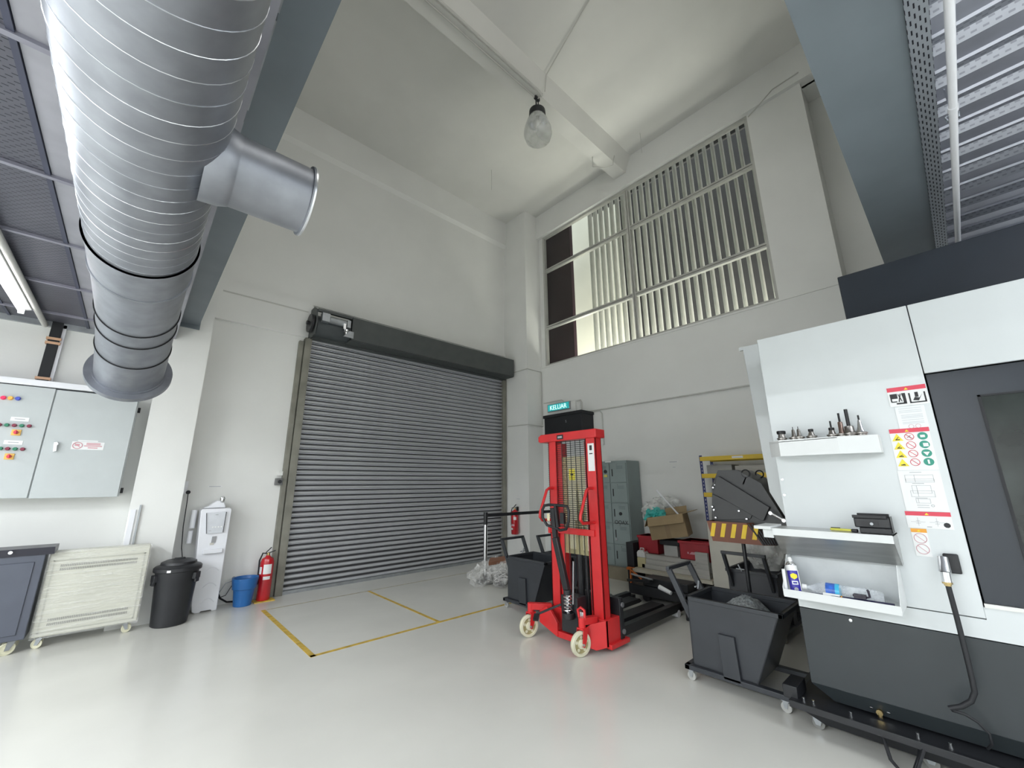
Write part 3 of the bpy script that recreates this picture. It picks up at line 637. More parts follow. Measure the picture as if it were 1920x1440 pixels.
# ---- blue bucket, floor extinguisher
BK = thing('bucket', (1.30, 6.60, 0), 'small blue plastic pail bin on the floor by the extinguisher', 'bucket')
build('pail', MB().lathe([(.095, 0), (.10, .005), (.13, .29), (.148, .30), (.15, .335), (.142, .335), (.125, .3), (.095, .02), (0, .02)], (1.31, 6.60, 0), n=30), BLUEP, BK)
build('skirt', MB().lathe([(.127, .20), (.135, .205), (.147, .30), (.128, .30)], (1.31, 6.60, 0), n=30), BLUEP, BK)
def extinguisher(x, y, z, h, r, lab, face):
    T = thing('fire_extinguisher', (x, y, z), lab, 'fire extinguisher')
    build('cylinder', MB().lathe([(r*.9, 0), (r, .012), (r, h*.78), (r*.85, h*.86), (r*.4, h*.9), (r*.3, h*.93)], (x, y, z), n=28), REDD, T)
    f = Vector(face).normalized(); s_ = Vector((-f.y, f.x, 0))
    t = Vector((x, y, z+h*.93))
    build('valve_head', MB().cyl(t-Vector((0, 0, .01)), t+Vector((0, 0, .03)), r*.26), BRASS, T)
    build('carry_handle', MB().bar(t+Vector((0, 0, .02))-s_*.02, t+Vector((0, 0, .055))+s_*.09*r/.09, .014, .012).bar(t+Vector((0, 0, .035))-s_*.03, t+Vector((0, 0, .10))+s_*.03, .014, .012), DSTEEL, T)
    build('hose', MB().tube([t+Vector((0, 0, .02)), t-s_*r*.8+Vector((0, 0, .03)), t-s_*r*1.15-Vector((0, 0, .06)), t-s_*r*1.1-Vector((0, 0, h*.35)), t-s_*r*1.12-Vector((0, 0, h*.6))], .010), RUB, T)
    def lab_(a0, a1, z0, z1, m, nm):
        b = MB(); N = 8; pr = []
        base = math.atan2(f.y, f.x)
        vs = []
        for k in range(N+1):
            a = base+RAD(a0+(a1-a0)*k/N); vs.append((b.bm.verts.new((x+(r+.0015)*cos(a), y+(r+.0015)*sin(a), z+z0)), b.bm.verts.new((x+(r+.0015)*cos(a), y+(r+.0015)*sin(a), z+z1))))
        for k in range(N): b.bm.faces.new((vs[k][0], vs[k+1][0], vs[k+1][1], vs[k][1]))
        return build(nm, b, m, T)
    return T, lab_
T, lb = extinguisher(1.555, 6.66, 0.012, .60, .082, 'red fire extinguisher standing on the floor against the shutter jamb', (-.25, -1, 0))
lb(-25, 45, .33, .45, STK, 'white_label'); lb(-75, -40, .33, .42, STK, 'white_label'); lb(-20, 40, .26, .30, STK, 'white_label')
build('yellow_stand', MB().box(1.44, 1.68, 6.56, 6.72, 0, .012), TAPE, label='yellow patch of tape under the standing extinguisher', cat='tape')
T, lb = extinguisher(5.955, 6.42, .50, .52, .075, 'red fire extinguisher hung on the corner column', (-1, -.35, 0))
lb(5, 50, .28, .34, STK, 'white_label'); lb(-40, 20, .16, .20, STKP, 'white_label'); lb(-45, -5, .09, .125, STK, 'white_label')
build('wall_hook', MB().box(6.02, 6.05, 6.40, 6.44, .95, 1.03), DSTEEL, T)
w2 = build('wall_label', MB().box(6.047, 6.05, 6.35, 6.47, 1.18, 1.2), STK, label='thin printed label on the column above the hanging extinguisher', cat='label')
build('print', MB().box(6.045, 6.047, 6.36, 6.46, 1.186, 1.194), STKGR, w2)

# ---- pale wrapped heater trolley
def caster(name, x, y, r, m, parent, ang=0, fork=GALVD, h=None):
    """swivel caster touching z=0 under its parent"""
    u = Vector((cos(ang), sin(ang), 0)); s_ = Vector((-u.y, u.x, 0)); c = Vector((x, y, r)); w = r*.32
    h = h or r*2.5
    f = MB()
    for q in (-1, 1): f.poly([c+s_*q*w*.75+u*r*.28-Vector((0, 0, r*.25)), c+s_*q*w*.75-u*r*.28-Vector((0, 0, r*.25)), c+s_*q*w*.75-u*r*.9+Vector((0, 0, r*1.15)), c+s_*q*w*.75+u*r*.1+Vector((0, 0, r*1.15))], s_*q*.004)
    f.obox(c-u*r*.4+Vector((0, 0, r*1.17)), u*r*.5, s_*w*.85, (0, 0, .004)); f.cyl(c-u*r*.4+Vector((0, 0, r*1.15)), Vector((x, y, h))-u*r*.4, r*.25)
    fo = build('caster_fork', f, fork, parent)
    wh = build('caster_wheel', MB().lathe([(r*.82, -w*.5), (r, -w*.38), (r, w*.38), (r*.82, w*.5), (r*.8, w*.25), (r*.35, w*.2), (r*.34, w*.6), (0, w*.6)], c, s_, n=24, caps=False).lathe([(0, -w*.6), (r*.34, -w*.6), (r*.35, -w*.2), (r*.8, -w*.25), (r*.82, -w*.5)], c, s_, n=24, caps=False), m, fo)
    return fo
TX0, TX1, TY = -.47, .285, 6.26
TR = thing('wrapped_panel_trolley', (-.1, 6.33, 0), 'pale cream panel unit on casters wrapped in stretch film', 'trolley')
fr = MB().box(TX0, TX1, TY, TY+.16, .10, .87)
build('case', fr, CREAM, TR, bevel=.012)
b = MB()
for (x0, x1, z0, z1) in ((TX0+.035, TX1-.035, .78, .79), (TX0+.035, TX1-.035, .135, .145), (TX0+.035, TX0+.045, .135, .79), (TX1-.045, TX1-.035, .135, .79)):
    b.box(x0, x1, TY-.004, TY+.002, z0, z1)
build('panel_border', b, mat('cream_shadow_line', (.44, .44, .38), .5), TR)
for z in (.70, .735, .205, .245):
    g = MB()
    for k in range(46): g.box(TX0+.09+k*.0125, TX0+.097+k*.0125, TY-.003, TY+.001, z-.011, z+.011)
    build('vent_slots', g, mat('vent_slot', (.2, .2, .18), .6) if z == .70 else bpy.data.materials['vent_slot'], TR)
g = MB(); N, Mz = 26, 40
random.seed(3); vg = []
for i in range(N+1):
    row = []
    for j in range(Mz+1):
        x = TX0-.006+(TX1-TX0+.012)*i/N; z = .09+.79*j/Mz
        row.append(g.bm.verts.new((x, TY-.012-.006*random.random()*(1-.6*i/N), z)))
    vg.append(row)
for i in range(N):
    for j in range(Mz): g.bm.faces.new((vg[i][j], vg[i+1][j], vg[i+1][j+1], vg[i][j+1]))
build('stretch_film', g, WRAP, TR)
for x in (-.42, .21): caster('caster', x, 6.30, .04, IVORY, TR, ang=RAD(160) if x < 0 else RAD(10), h=.105)
for x in (-.42, .21): caster('caster', x, 6.39, .04, IVORY, TR, ang=RAD(30), h=.105)
# ---- dark trolley
DT = thing('dark_tool_trolley', (-1.0, 6.4, 0), 'dark slate grey steel cabinet trolley on large casters beside the cream panel', 'trolley')
SLATE = mat('slate_grey_paint', (.085, .095, .125), .4, var=.04)
build('cabinet', MB().poly([(-1.5, 6.20, .12), (-.50, 6.20, .12), (-.495, 6.20, .88), (-1.5, 6.20, .88)], (0, .28, 0)), SLATE, DT, bevel=.006)
build('door_panel', MB().poly([(-1.4, 6.19, .17), (-.56, 6.19, .17), (-.555, 6.19, .80), (-1.4, 6.19, .80)], (0, .012, 0)), SLATE, DT, bevel=.004)
build('sloping_top', MB().poly([(-1.5, 6.19, .86), (-1.5, 6.15, .93), (-1.5, 6.48, .93), (-1.5, 6.48, .86)], (1.06, 0, 0)), mat('slate_top', (.04, .04, .055), .35), DT)
build('screw', MB().cyl((-.72, 6.155, .905), (-.72, 6.14, .905), .015), CHROME, DT)
for x in (-.60, -1.35):
    for y in (6.24, 6.42): caster('caster', x, y, .055, IVORY, DT, ang=RAD(200), h=.13)

# ================================================================== tipping carts
def cart(loc, rotz, lab, flip=False):
    """long side along local Y: vertical end with the handle at +Y, sloping end at -Y; near side at x=0"""
    T = thing('tipping_cart', loc, lab, 'cart', 'charcoal tipping chip carts')
    w, t = .46, .008
    y0, y1, zb, zt = -.66, 0.0, .11, .605
    yb = -.46   # bottom of the sloping end
    b = MB()
    side = [(0, y1, zb), (0, yb, zb), (0, y0, zt), (0, y1, zt)]
    for x in (0, w-t): b.poly([(x, p[1], p[2]) for p in side], (t, 0, 0))
    b.box(0, w, y1-t, y1, zb, zt); b.poly([(0, yb, zb), (0, y0, zt), (0, y0+t, zt), (0, yb+t, zb)], (w, 0, 0)); b.box(0, w, yb, y1, zb, zb+t)
    build('bucket', b, CART, T, local=True)
    r = MB(); r.box(-.018, .012, y0-.02, y1+.01, zt-.03, zt).box(w-.012, w+.018, y0-.02, y1+.01, zt-.03, zt).box(-.018, w+.018, y0-.02, y0+.01, zt-.03, zt).box(-.018, w+.018, y1-.018, y1+.012, zt-.03, zt)
    build('rim', r, CART, T, local=True, bevel=.003)
    build('rocker_bracket', MB().poly([(-.03, -.235, .09), (-.03, -.355, .09), (-.03, -.34, .385), (-.03, -.225, .385)], (.035, 0, 0)), CART, T, local=True, bevel=.003)
    build('rocker_bracket', MB().poly([(w-.005, -.235, .09), (w-.005, -.355, .09), (w-.005, -.34, .385), (w-.005, -.225, .385)], (.03, 0, 0)), CART, T, local=True, bevel=.003)
    f = MB().box(-.03, .02, -.70, .06, .075, .11).box(w-.02, w+.03, -.70, .06, .075, .11).box(-.03, w+.03, .02, .06, .075, .11).box(-.03, w+.03, -.70, -.66, .075, .125)
    build('frame', f, CART, T, local=True, bevel=.004)
    hd = MB()
    for x in (.04, w-.04): hd.bar((x, .0, .44), (x, .155, .775), .028, .045)
    hd.bar((.02, .16, .785), (w-.02, .16, .785), .03, .03)
    build('push_handle', hd, CART, T, local=True, bevel=.003)
    build('latch', MB().cyl((.30, .04, .60), (.33, .04, .66), .009).cyl((.27, .05, .62), (.35, .05, .62), .006), GALVD, T, local=True)
    for x in (.0, w):
        for y in (.02, -.62):
            fo = build('caster_fork', MB().box(x-.02, x+.02, y-.025, y+.025, .068, .078).poly([(x-.016, y-.018, .07), (x-.016, y+.018, .07), (x-.016, y+.012, .025), (x-.016, y-.008, .025)], (.003, 0, 0)).poly([(x+.013, y-.018, .07), (x+.013, y+.018, .07), (x+.013, y+.012, .025), (x+.013, y-.008, .025)], (.003, 0, 0)), GALVD, T, local=True)
            build('caster_wheel', MB().cyl((x-.011, y, .032), (x+.011, y, .032), .032, n=18), WHEELG, fo, local=True)
    return T
CA = cart((3.49, 1.71, 0), 0, 'charcoal cart heaped with metal chips in front of the chip chute')
dup(CA, (3.72, 4.15, 0), 0, 'charcoal cart standing nearest the shutter beside the plastic wrapped pile')
dup(CA, (4.27, 4.02, 0), 0, 'charcoal cart mostly hidden behind the red stacker mast')
dup(CA, (4.88, 1.45, 0), RAD(90), 'black looking cart standing under the striped chip chute')
# the heap of swarf
random.seed(11); hb = MB()
cx_, cy_, cz_ = 3.74, 1.35, .40
for r_ in range(9):
    pass
prof = [(.20, .0), (.19, .08), (.15, .14), (.09, .19), (.03, .215), (0, .22)]
hb.lathe(prof, (cx_, cy_, cz_), n=26)
for v in hb.bm.verts: v.co += Vector((random.uniform(-.012, .012), random.uniform(-.012, .012), random.uniform(-.01, .012)))
def swirl(b, c, r):
    a0 = random.uniform(0, 6.28); ax = Vector((random.uniform(-1, 1), random.uniform(-1, 1), random.uniform(-.4, 1))).normalized()
    u = ax.orthogonal().normalized(); w = ax.cross(u); wd = random.uniform(.002, .004); prev = None
    for k in range(6):
        a = a0+k*.7; p = c+(u*cos(a)+w*sin(a))*r+ax*k*.002
        q = (b.bm.verts.new(p), b.bm.verts.new(p+ax*wd))
        if prev: b.bm.faces.new((prev[0], prev[1], q[1], q[0]))
        prev = q
for i in range(2600):
    a = random.uniform(0, 6.28); rr = random.random()**.5*.19
    h = .22*(1-(rr/.2)**1.6) if rr < .2 else 0
    swirl(hb, Vector((cx_+rr*cos(a), cy_+rr*sin(a), cz_+max(h, .0)+random.uniform(-.003, .008))), random.uniform(.003, .007))
build('metal_chips', hb, mat('metal_swarf', (.36, .39, .41), .4, .6, var=.35, scale=45, bump=.6, bscale=120), label='heap of curled grey metal chips in the front cart', cat='metal chips', kind='stuff')

# ================================================================== red pallet stacker
ST = thing('pallet_stacker', (3.45, 2.85, 0), 'red hand pallet stacker with wire guard, pump lever and black forks', 'stacker')
X0 = 3.45
def upright(y0, y1):
    b = MB().box(X0, X0+.012, y0, y1, .2, 1.96).box(X0, X0+.10, y0, y0+.012, .2, 1.96).box(X0, X0+.10, y1-.012, y1, .2, 1.96).box(X0+.088, X0+.1, y0, y0+.05, .2, 1.96)
    return build('mast_upright', b, RED, ST, bevel=.002)
upright(3.03, 3.15); UR = upright(2.50, 2.63)
REDK = mat('shaded_red_channel', (.35, .015, .02), .4)
build('inner_mast', MB().box(X0+.02, X0+.10, 2.965, 3.03, .25, 1.93), RED, ST)
build('inner_mast', MB().box(X0+.02, X0+.10, 2.63, 2.66, .25, 1.93), RED, ST)
build('top_bar', MB().poly([(X0-.03, 2.47, 1.955), (X0-.03, 3.26, 1.955), (X0-.03, 3.28, 1.97), (X0-.03, 3.28, 2.02), (X0-.03, 3.24, 2.045), (X0-.03, 2.47, 2.045)], (.16, 0, 0)), RED, ST, bevel=.008)
tb = build('maker_plate', MB().box(X0-.033, X0-.03, 2.90, 2.99, 1.97, 2.02), STKK, ST)
build('plate_print', MB().box(X0-.035, X0-.033, 2.915, 2.975, 1.985, 2.005), STKGR, tb)
build('cross_bar', MB().box(X0-.02, X0+.0, 2.56, 3.15, .99, 1.05).box(X0-.03, X0, 3.13, 3.16, .98, 1.06), RED, ST, bevel=.003)
# guard mesh of thin black wires
g = MB(); z = 1.04
while z < 1.95: g.bar((X0+.005, 2.60, z), (X0+.005, 3.16, z), .0035, .0055); z += .0215
for y in (2.635, 2.70, 2.765, 2.83, 2.895, 2.955): g.bar((X0+.002, y, .32), (X0+.002, y, 1.95), .0055, .004)
build('guard_mesh', g, BLACKP, ST)
build('guard_sheet', MB().box(X0+.012, X0+.015, 2.66, 2.965, .80, 1.78), YSHEET, ST)
lb_ = build('warning_label', MB().box(X0+.009, X0+.012, 2.79, 2.87, 1.53, 1.65), mat('faded_yellow_label', (.72, .62, .04), .5), ST)
build('label_mark', MB().box(X0+.007, X0+.009, 2.81, 2.85, 1.585, 1.60), STKK, lb_)
for s_, y in ((1, 3.10), (-1, 2.565)):
    build('side_handle', MB().tube([(X0+.0, y, 1.45), (X0-.06, y, 1.45), (X0-.10, y, 1.43), (X0-.21, y, 1.20), (X0-.215, y, 1.16), (X0-.18, y, 1.125), (X0, y, 1.12)], .015, 12), RED, ST)
# label on the outer side
sk_ = build('spec_label', MB().box(X0-.002, X0, 2.52, 2.60, 1.62, 1.90), STK, ST)
build('label_print', MB().box(X0-.004, X0-.002, 2.545, 2.575, 1.83, 1.88).box(X0-.004, X0-.002, 2.54, 2.58, 1.79, 1.80), STKK, sk_)
# base
b = MB()
b.poly([(3.30, 3.20, .24), (3.30, 3.20, .13), (3.30, 2.97, .05), (3.30, 2.96, .05), (3.30, 2.96, .17), (3.30, 3.04, .26), (3.30, 3.10, .29)], (.03, 0, 0))
b.box(3.42, 3.68, 2.47, 2.66, .05, .27).box(3.42, 3.66, 2.98, 3.16, .05, .27)
b.box(3.31, 3.5, 2.62, 2.98, .045, .10)
b.poly([(3.30, 2.68, .05), (3.30, 2.50, .05), (3.42, 2.47, .05), (3.42, 2.47, .27), (3.30, 2.55, .25), (3.30, 2.68, .17)][::-1], (.03, 0, 0))
b.box(3.45, 3.75, 2.44, 2.50, .03, .07)
build('base_frame', b, RED, ST, bevel=.004)
build('base_plate', MB().box(3.34, 3.36, 2.66, 2.76, .08, .19), RED, ST)
for cy, sx in ((3.26, 1), (2.60, 1)):
    cc = (3.215, cy)
    a = MB().cyl((cc[0]+.02, cy, .225), (cc[0]+.02, cy, .31), .032, n=16).bar((cc[0]+.02, cy, .28), (3.40, cy-.14 if cy > 3 else cy-.03, .27), .06, .06)
    build('caster_arm', a, RED, ST, bevel=.004)
    f = MB().box(cc[0]-.015, cc[0]+.06, cy-.035, cy+.035, .215, .228)
    for q in (-1, 1): f.poly([(cc[0]+.055, cy+q*.034, .22), (cc[0]-.01, cy+q*.034, .22), (cc[0]-.028, cy+q*.034, .09), (cc[0]+.0, cy+q*.034, .075), (cc[0]+.03, cy+q*.034, .12)], (0, q*.005, 0))
    fo = build('caster_fork', f, RED, ST)
    wq = MB().lathe([(.078, -.022), (.098, -.02), (.103, -.012), (.103, .012), (.098, .02), (.078, .022), (.074, .008), (.04, .008), (.036, .026), (0, .026)], (cc[0]-.01, cy, .103), (0.25, 1, 0), n=32, caps=False)
    wq.lathe([(0, -.026), (.036, -.026), (.04, -.008), (.074, -.008), (.078, -.022)], (cc[0]-.01, cy, .103), (0.25, 1, 0), n=32, caps=False)
    wh = build('caster_wheel', wq, IVORY, fo)
    ax = Vector((.25, 1, 0)).normalized(); u = Vector((1, -.25, 0)).normalized()
    sp_ = MB(); build('wheel_web', MB().lathe([(.076, -.0095), (.076, .0095)], (cc[0]-.01, cy, .103), (0.25, 1, 0), n=32), mat('dull_yellow_nylon', (.36, .32, .16), .5) if cy > 3 else bpy.data.materials['dull_yellow_nylon'], wh)
    for k in range(5):
        a = k*2*pi/5+.3; r_ = u*cos(a)+Vector((0, 0, 1))*sin(a); sp_.cyl(Vector((cc[0]-.01, cy, .103))+r_*.057-ax*.014, Vector((cc[0]-.01, cy, .103))+r_*.057+ax*.014, .014, n=10)
    build('wheel_boss', sp_, IVORY, wh)
    build('axle_bolt', MB().cyl((cc[0]-.02, cy-.045, .103), (cc[0], cy+.045, .103), .012), CHROME, fo)
build('brake_guard', MB().tube([(3.25, 2.64, .29), (3.25, 2.655, .36), (3.25, 2.62, .385), (3.25, 2.58, .37), (3.25, 2.575, .29)], .012, 8), RED, ST)
build('brake_pedal', MB().box(3.25, 3.27, 2.595, 2.635, .29, .35), CHROME, ST, bevel=.004)
# pump, lever and tiller
px_, py_ = 3.24, 2.78
PU = build('pump_body', MB().box(3.30, 3.44, 2.70, 2.90, .12, .44).cyl((px_+.02, py_, .26), (px_+.02, py_, .31), .06, n=18).cyl((px_+.02, py_, .465), (px_+.02, py_, .51), .04), BLACKP, ST, bevel=.004)
sp = []
for i in range(61): a = 2*pi*i/12; sp.append((px_+.02+.036*cos(a), py_+.036*sin(a), .315+.15*i/60))
build('pump_spring', MB().tube(sp, .008, 6).cyl((px_+.02, py_, .30), (px_+.02, py_, .48), .02), CHROME, PU)
TL = build('tiller', MB().bar((px_+.01, py_, .51), (3.20, 2.86, .98), .065, .045, up=(1, 0, 0)).bar((3.20, 2.86, .98), (3.19, 2.875, 1.26), .05, .04, up=(1, 0, 0)), BLACKP, ST, bevel=.006)
lp_ = [(3.19, 2.80, 1.06), (3.18, 2.95, 1.09), (3.17, 3.00, 1.16), (3.17, 3.00, 1.24), (3.17, 2.97, 1.28), (3.17, 2.90, 1.29), (3.17, 2.72, 1.29), (3.17, 2.67, 1.28), (3.17, 2.65, 1.24), (3.17, 2.66, 1.14), (3.18, 2.70, 1.07), (3.19, 2.80, 1.05)]
build('loop_handle', MB().tube(lp_, .014, 10), BLACKP, TL)
build('release_lever', MB().bar((3.18, 2.80, 1.08), (3.17, 2.82, 1.30), .03, .03).bar((3.18, 2.74, 1.12), (3.17, 2.73, 1.22), .05, .03), BLACKP, TL)
build('tiller_label', MB().obox((3.165, 2.915, 1.17), (0, .017, 0), (.0, .0, .035), (.002, 0, 0)), mat('cream_label', (.68, .62, .4), .5), TL)
build('lift_cylinder', MB().cyl((3.50, 2.80, .2), (3.50, 2.80, 1.12), .035, n=16).cyl((3.50, 2.72, .2), (3.50, 2.72, 1.25), .016).cyl((3.50, 2.80, 1.1), (3.50, 2.80, 1.5), .015), BLACKP, ST)
build('chain_pulley', MB().cyl((3.47, 2.735, 1.25), (3.50, 2.735, 1.25), .04).box(3.47, 3.50, 2.70, 2.77, 1.08, 1.22), DSTEEL, ST)
build('pump_handle', MB().cyl((3.24, 2.70, .40), (3.22, 2.66, .78), .008), GALVD, ST)
build('foot_pedal', MB().bar((3.24, 2.85, .37), (3.08, 3.02, .28), .014, .018).bar((3.08, 3.02, .28), (3.02, 2.98, .25), .05, .02), BLACKP, ST)
build('steel_strut', MB().box(3.33, 3.345, 2.685, 2.72, .10, .33), GALVD, ST)
# outrigger legs, carriage and forks
for y in (2.50, 3.16):
    build('outrigger_leg', MB().box(3.66, 4.95, y, y+.07, .06, .145).box(4.9, 5.05, y, y+.07, .05, .10), BLACKP, ST, bevel=.004)
    fo = build('load_roller', MB().cyl((4.87, y-.002, .04), (4.87, y+.072, .04), .04, n=16), PLASTW, ST)
build('carriage', MB().box(3.64, 3.66, 2.46, 3.22, .06, .42).box(3.66, 3.70, 2.46, 2.54, .06, .42).box(3.66, 3.70, 3.14, 3.22, .06, .42).box(3.66, 3.72, 2.54, 3.14, .30, .42), BLACKP, ST, bevel=.004)
for v in ((2.50, .36), (2.50, .13)):
    build('carriage_bolt', MB().cyl((3.68, 2.448, v[1]), (3.68, 2.46, v[1]), .022), GALVD, ST)
for y in (2.62, 2.92):
    build('fork_arm', MB().poly([(3.70, y, .10), (3.70, y, .30), (3.74, y, .30), (3.80, y, .155), (4.75, y, .145), (4.8, y, .11), (4.75, y, .10)], (0, .15, 0)), BLACKP, ST, bevel=.003)

# ================================================================== barrier, plastic pile
def post(x, y, lab):
    T = thing('barrier_post', (x, y, 0), lab, 'barrier post')
    build('pole', MB().cyl((x, y, .02), (x, y, .96), .03, n=20), CHROME, T)
    build('head', MB().cyl((x, y, .96), (x, y, 1.05), .034, n=20).cyl((x, y, .86), (x, y, .96), .032), BLACKP, T)
    build('pole_base', MB().lathe([(.17, 0), (.17, .015), (.12, .035), (.04, .05), (.035, .12)], (x, y, 0), n=30), BLACKP, T)
    return T
P1 = post(4.36, 5.40, 'chrome barrier post with black head in front of the shutter')
post(5.9, 5.28, 'second barrier post hidden behind the red stacker')
build('barrier_belt', MB().bar((4.39, 5.395, 1.0), (5.87, 5.283, 1.0), .003, .05), RUB, label='black retractable belt stretched between the two barrier posts', cat='belt')
def crumple(c, r, m, name, lab, cat, seed, squash=.7, amp=.35, extra=None):
    bm = bmesh.new(); bmesh.ops.create_icosphere(bm, subdivisions=4, radius=1)
    from mathutils import noise
    for v in bm.verts:
        n = v.co.normalized(); k = 1+amp*noise.noise(n*2.2+Vector((seed, 0, 0)))+amp*.5*noise.noise(n*6+Vector((0, seed, 0)))+amp*.25*noise.noise(n*14)
        p = Vector((n.x*r[0], n.y*r[1], n.z*r[2]))*k; p.z = max(p.z, -r[2]*.85); v.co = p+Vector(c)
    mb = MB(); mb.bm.free(); mb.bm = bm
    return build(name, mb, m, label=lab, cat=cat)
crumple((4.20, 5.28, .14), (.2, .16, .16), FILM, 'plastic_bag', 'crumpled clear plastic heaped round the barrier post foot', 'plastic', 1, amp=.5)
crumple((4.42, 5.0, .16), (.2, .18, .17), FILM, 'plastic_bag', 'bundle of clear stretch film lying beside the first cart', 'plastic', 4, amp=.45)
random.seed(5); g = MB()
for k in range(16):
    a0 = random.uniform(0, 6.28); rr = random.uniform(.10, .17); tl = Vector((random.uniform(-.6, .6), random.uniform(-.6, .6), 1)).normalized(); u = tl.orthogonal().normalized(); w = tl.cross(u)
    c = Vector((4.42+random.uniform(-.05, .1), 5.03+random.uniform(-.05, .05), .15))
    g.tube([c+(u*cos(a0+j*.45)+w*sin(a0+j*.45))*rr for j in range(12)], .006, 5)
build('film_twists', g, mat('white_film_strand', (.6, .58, .57), .3), label='tangled white strands of twisted film on the floor', cat='film')
build('wrapped_pallet', MB().box(4.35, 4.95, 4.95, 5.35, .02, .09).box(4.4, 4.95, 5.0, 5.3, .09, .16), mat('dark_crate', (.05, .045, .045), .6), label='low dark slab under the plastic film pile', cat='slab', bevel=.01)
build('brown_sheet', MB().poly([(4.55, 5.55, .20), (4.75, 5.75, .22), (5.1, 5.6, .24), (4.95, 5.4, .22)], (0, 0, .05)), mat('reddish_brown_board', (.32, .15, .09), .6), label='reddish brown board lying on the wrapped pile', cat='board')
crumple((4.9, 5.7, .14), (.26, .2, .13), FILM, 'plastic_bag', 'clear film round the brown board near the shutter corner', 'plastic', 9, amp=.35)

# ================================================================== lockers
LX, LY0, LY1, LZ0, LZ1 = 6.08, 3.80, 4.46, .18, 1.87
LK_ = thing('locker_cabinet', (6.28, 4.1, 0), 'grey green steel locker block with ten small doors by the window wall', 'locker')
build('body', MB().box(LX, 6.48, LY0, LY1, LZ0, LZ1), LOCK, LK_, bevel=.004)
build('plinth', MB().box(LX-.1, 6.48, LY0-.05, LY1+.05, 0, LZ0), mat('tan_plinth', (.3, .26, .19), .7), LK_)
nz = 5; dh = (LZ1-LZ0-.05)/nz; ym = (LY0+LY1)/2
locks = {(0, 4): 1, (1, 2): 2}
for k in range(nz):
    for s_, (a, c) in enumerate(((ym+.006, LY1-.012), (LY0+.012, ym-.006))):
        z0 = LZ0+.02+k*dh; z1 = z0+dh-.012
        dd = build('locker_door', MB().box(LX-.016, LX-.001, a, c, z0, z1), LOCK, LK_, bevel=.003)
        build('finger_recess', MB().box(LX-.018, LX-.014, c-.055, c-.035, z0+.10, z0+.22), STKK, dd)
        g = MB()
        for q in range(4): g.box(LX-.018, LX-.015, a+.06, c-.13, z1-.05-q*.014, z1-.046-q*.014)
        build('vent_slots', g, mat('locker_vent', (.12, .15, .15), .6) if (k, s_) == (0, 0) else bpy.data.materials['locker_vent'], dd)
        build('number_stud', MB().cyl((LX-.02, (a+c)/2+.02, z1-.025), (LX-.015, (a+c)/2+.02, z1-.025), .006), CHROME, dd)
        if (k, s_) == (4, 0):
            build('padlock', MB().cyl((LX-.03, a+.075, z0+.18), (LX-.016, a+.075, z0+.18), .03), STKK, dd)
            build('key_tag', MB().box(LX-.03, LX-.018, a+.04, a+.11, z0+.085, z0+.13), mat('yellow_tag', (.55, .48, .12), .5), dd, bevel=.01)
        if (k, s_) == (2, 1): build('padlock', MB().cyl((LX-.03, a+.15, z0+.15), (LX-.016, a+.15, z0+.15), .025), STKK, dd)
        if (k, s_) == (1, 1): build('padlock', MB().cyl((LX-.03, c-.06, z0+.07), (LX-.016, c-.06, z0+.07), .018), CHROME, dd)
text('marker_writing', 'OOAX', .085, (LX-.018, LY0+.16, LZ0+.02+2*dh+.01), FX, STKK, LK_)
build('number_label', MB().box(LX-.018, LX-.014, ym-.04, ym+.08, LZ1-.022, LZ1-.006), STK, LK_)
for (px, py, w, h, lab) in ((1262, 866, .08, .012, 'thin printed strip label on the window wall above the cardboard box'), (1264, 876, .03, .008, 'tiny label stuck below the strip label on the window wall')):
    v = ox(px, py, XW-.004); o = build('wall_label', MB().box(XW-.004, XW, v.y-w, v.y+w, v.z-h, v.z+h), STK, label=lab, cat='label')
    build('print', MB().box(XW-.006, XW-.004, v.y-w*.8, v.y+w*.8, v.z-h*.4, v.z+h*.4), STKGR, o)

# ================================================================== exit sign and black wall box
EX = thing('exit_sign', (6.44, 5.53, 2.98), 'small lit turquoise exit sign high on the window wall', 'sign')
build('housing', MB().box(6.40, 6.47, 5.22, 5.84, 2.985, 3.15), GALVD, EX, bevel=.006)
TUR = mat('lit_turquoise_sign', (.03, .42, .43), .4, emit=.6)
fa = build('sign_face', MB().box(6.395, 6.40, 5.24, 5.82, 3.0, 3.135), TUR, EX)
text('sign_letters', 'KELUAR', .135, (6.392, 5.53, 3.062), FX, mat('lit_sign_letters', (.75, 1, .97), .5, emit=1.0), fa, sx=.95, bold=.0)
build('mount_plate', MB().box(6.44, 6.5, 5.1, 5.98, 2.9, 3.14), WHITE, label='pale mounting board behind the exit sign', cat='board')
KB = thing('black_wall_box', (6.3, 5.2, 2.5), 'black equipment box mounted under the exit sign behind the stacker top', 'box')
build('case', MB().box(6.12, 6.5, 4.72, 5.68, 2.42, 2.84), RUB, KB, bevel=.01)
build('lid', MB().box(6.10, 6.5, 4.70, 5.70, 2.80, 2.86), RUB, KB, bevel=.006)
text('logo', 'S', .07, (6.115, 5.1, 2.68), FX, STKGR, KB)

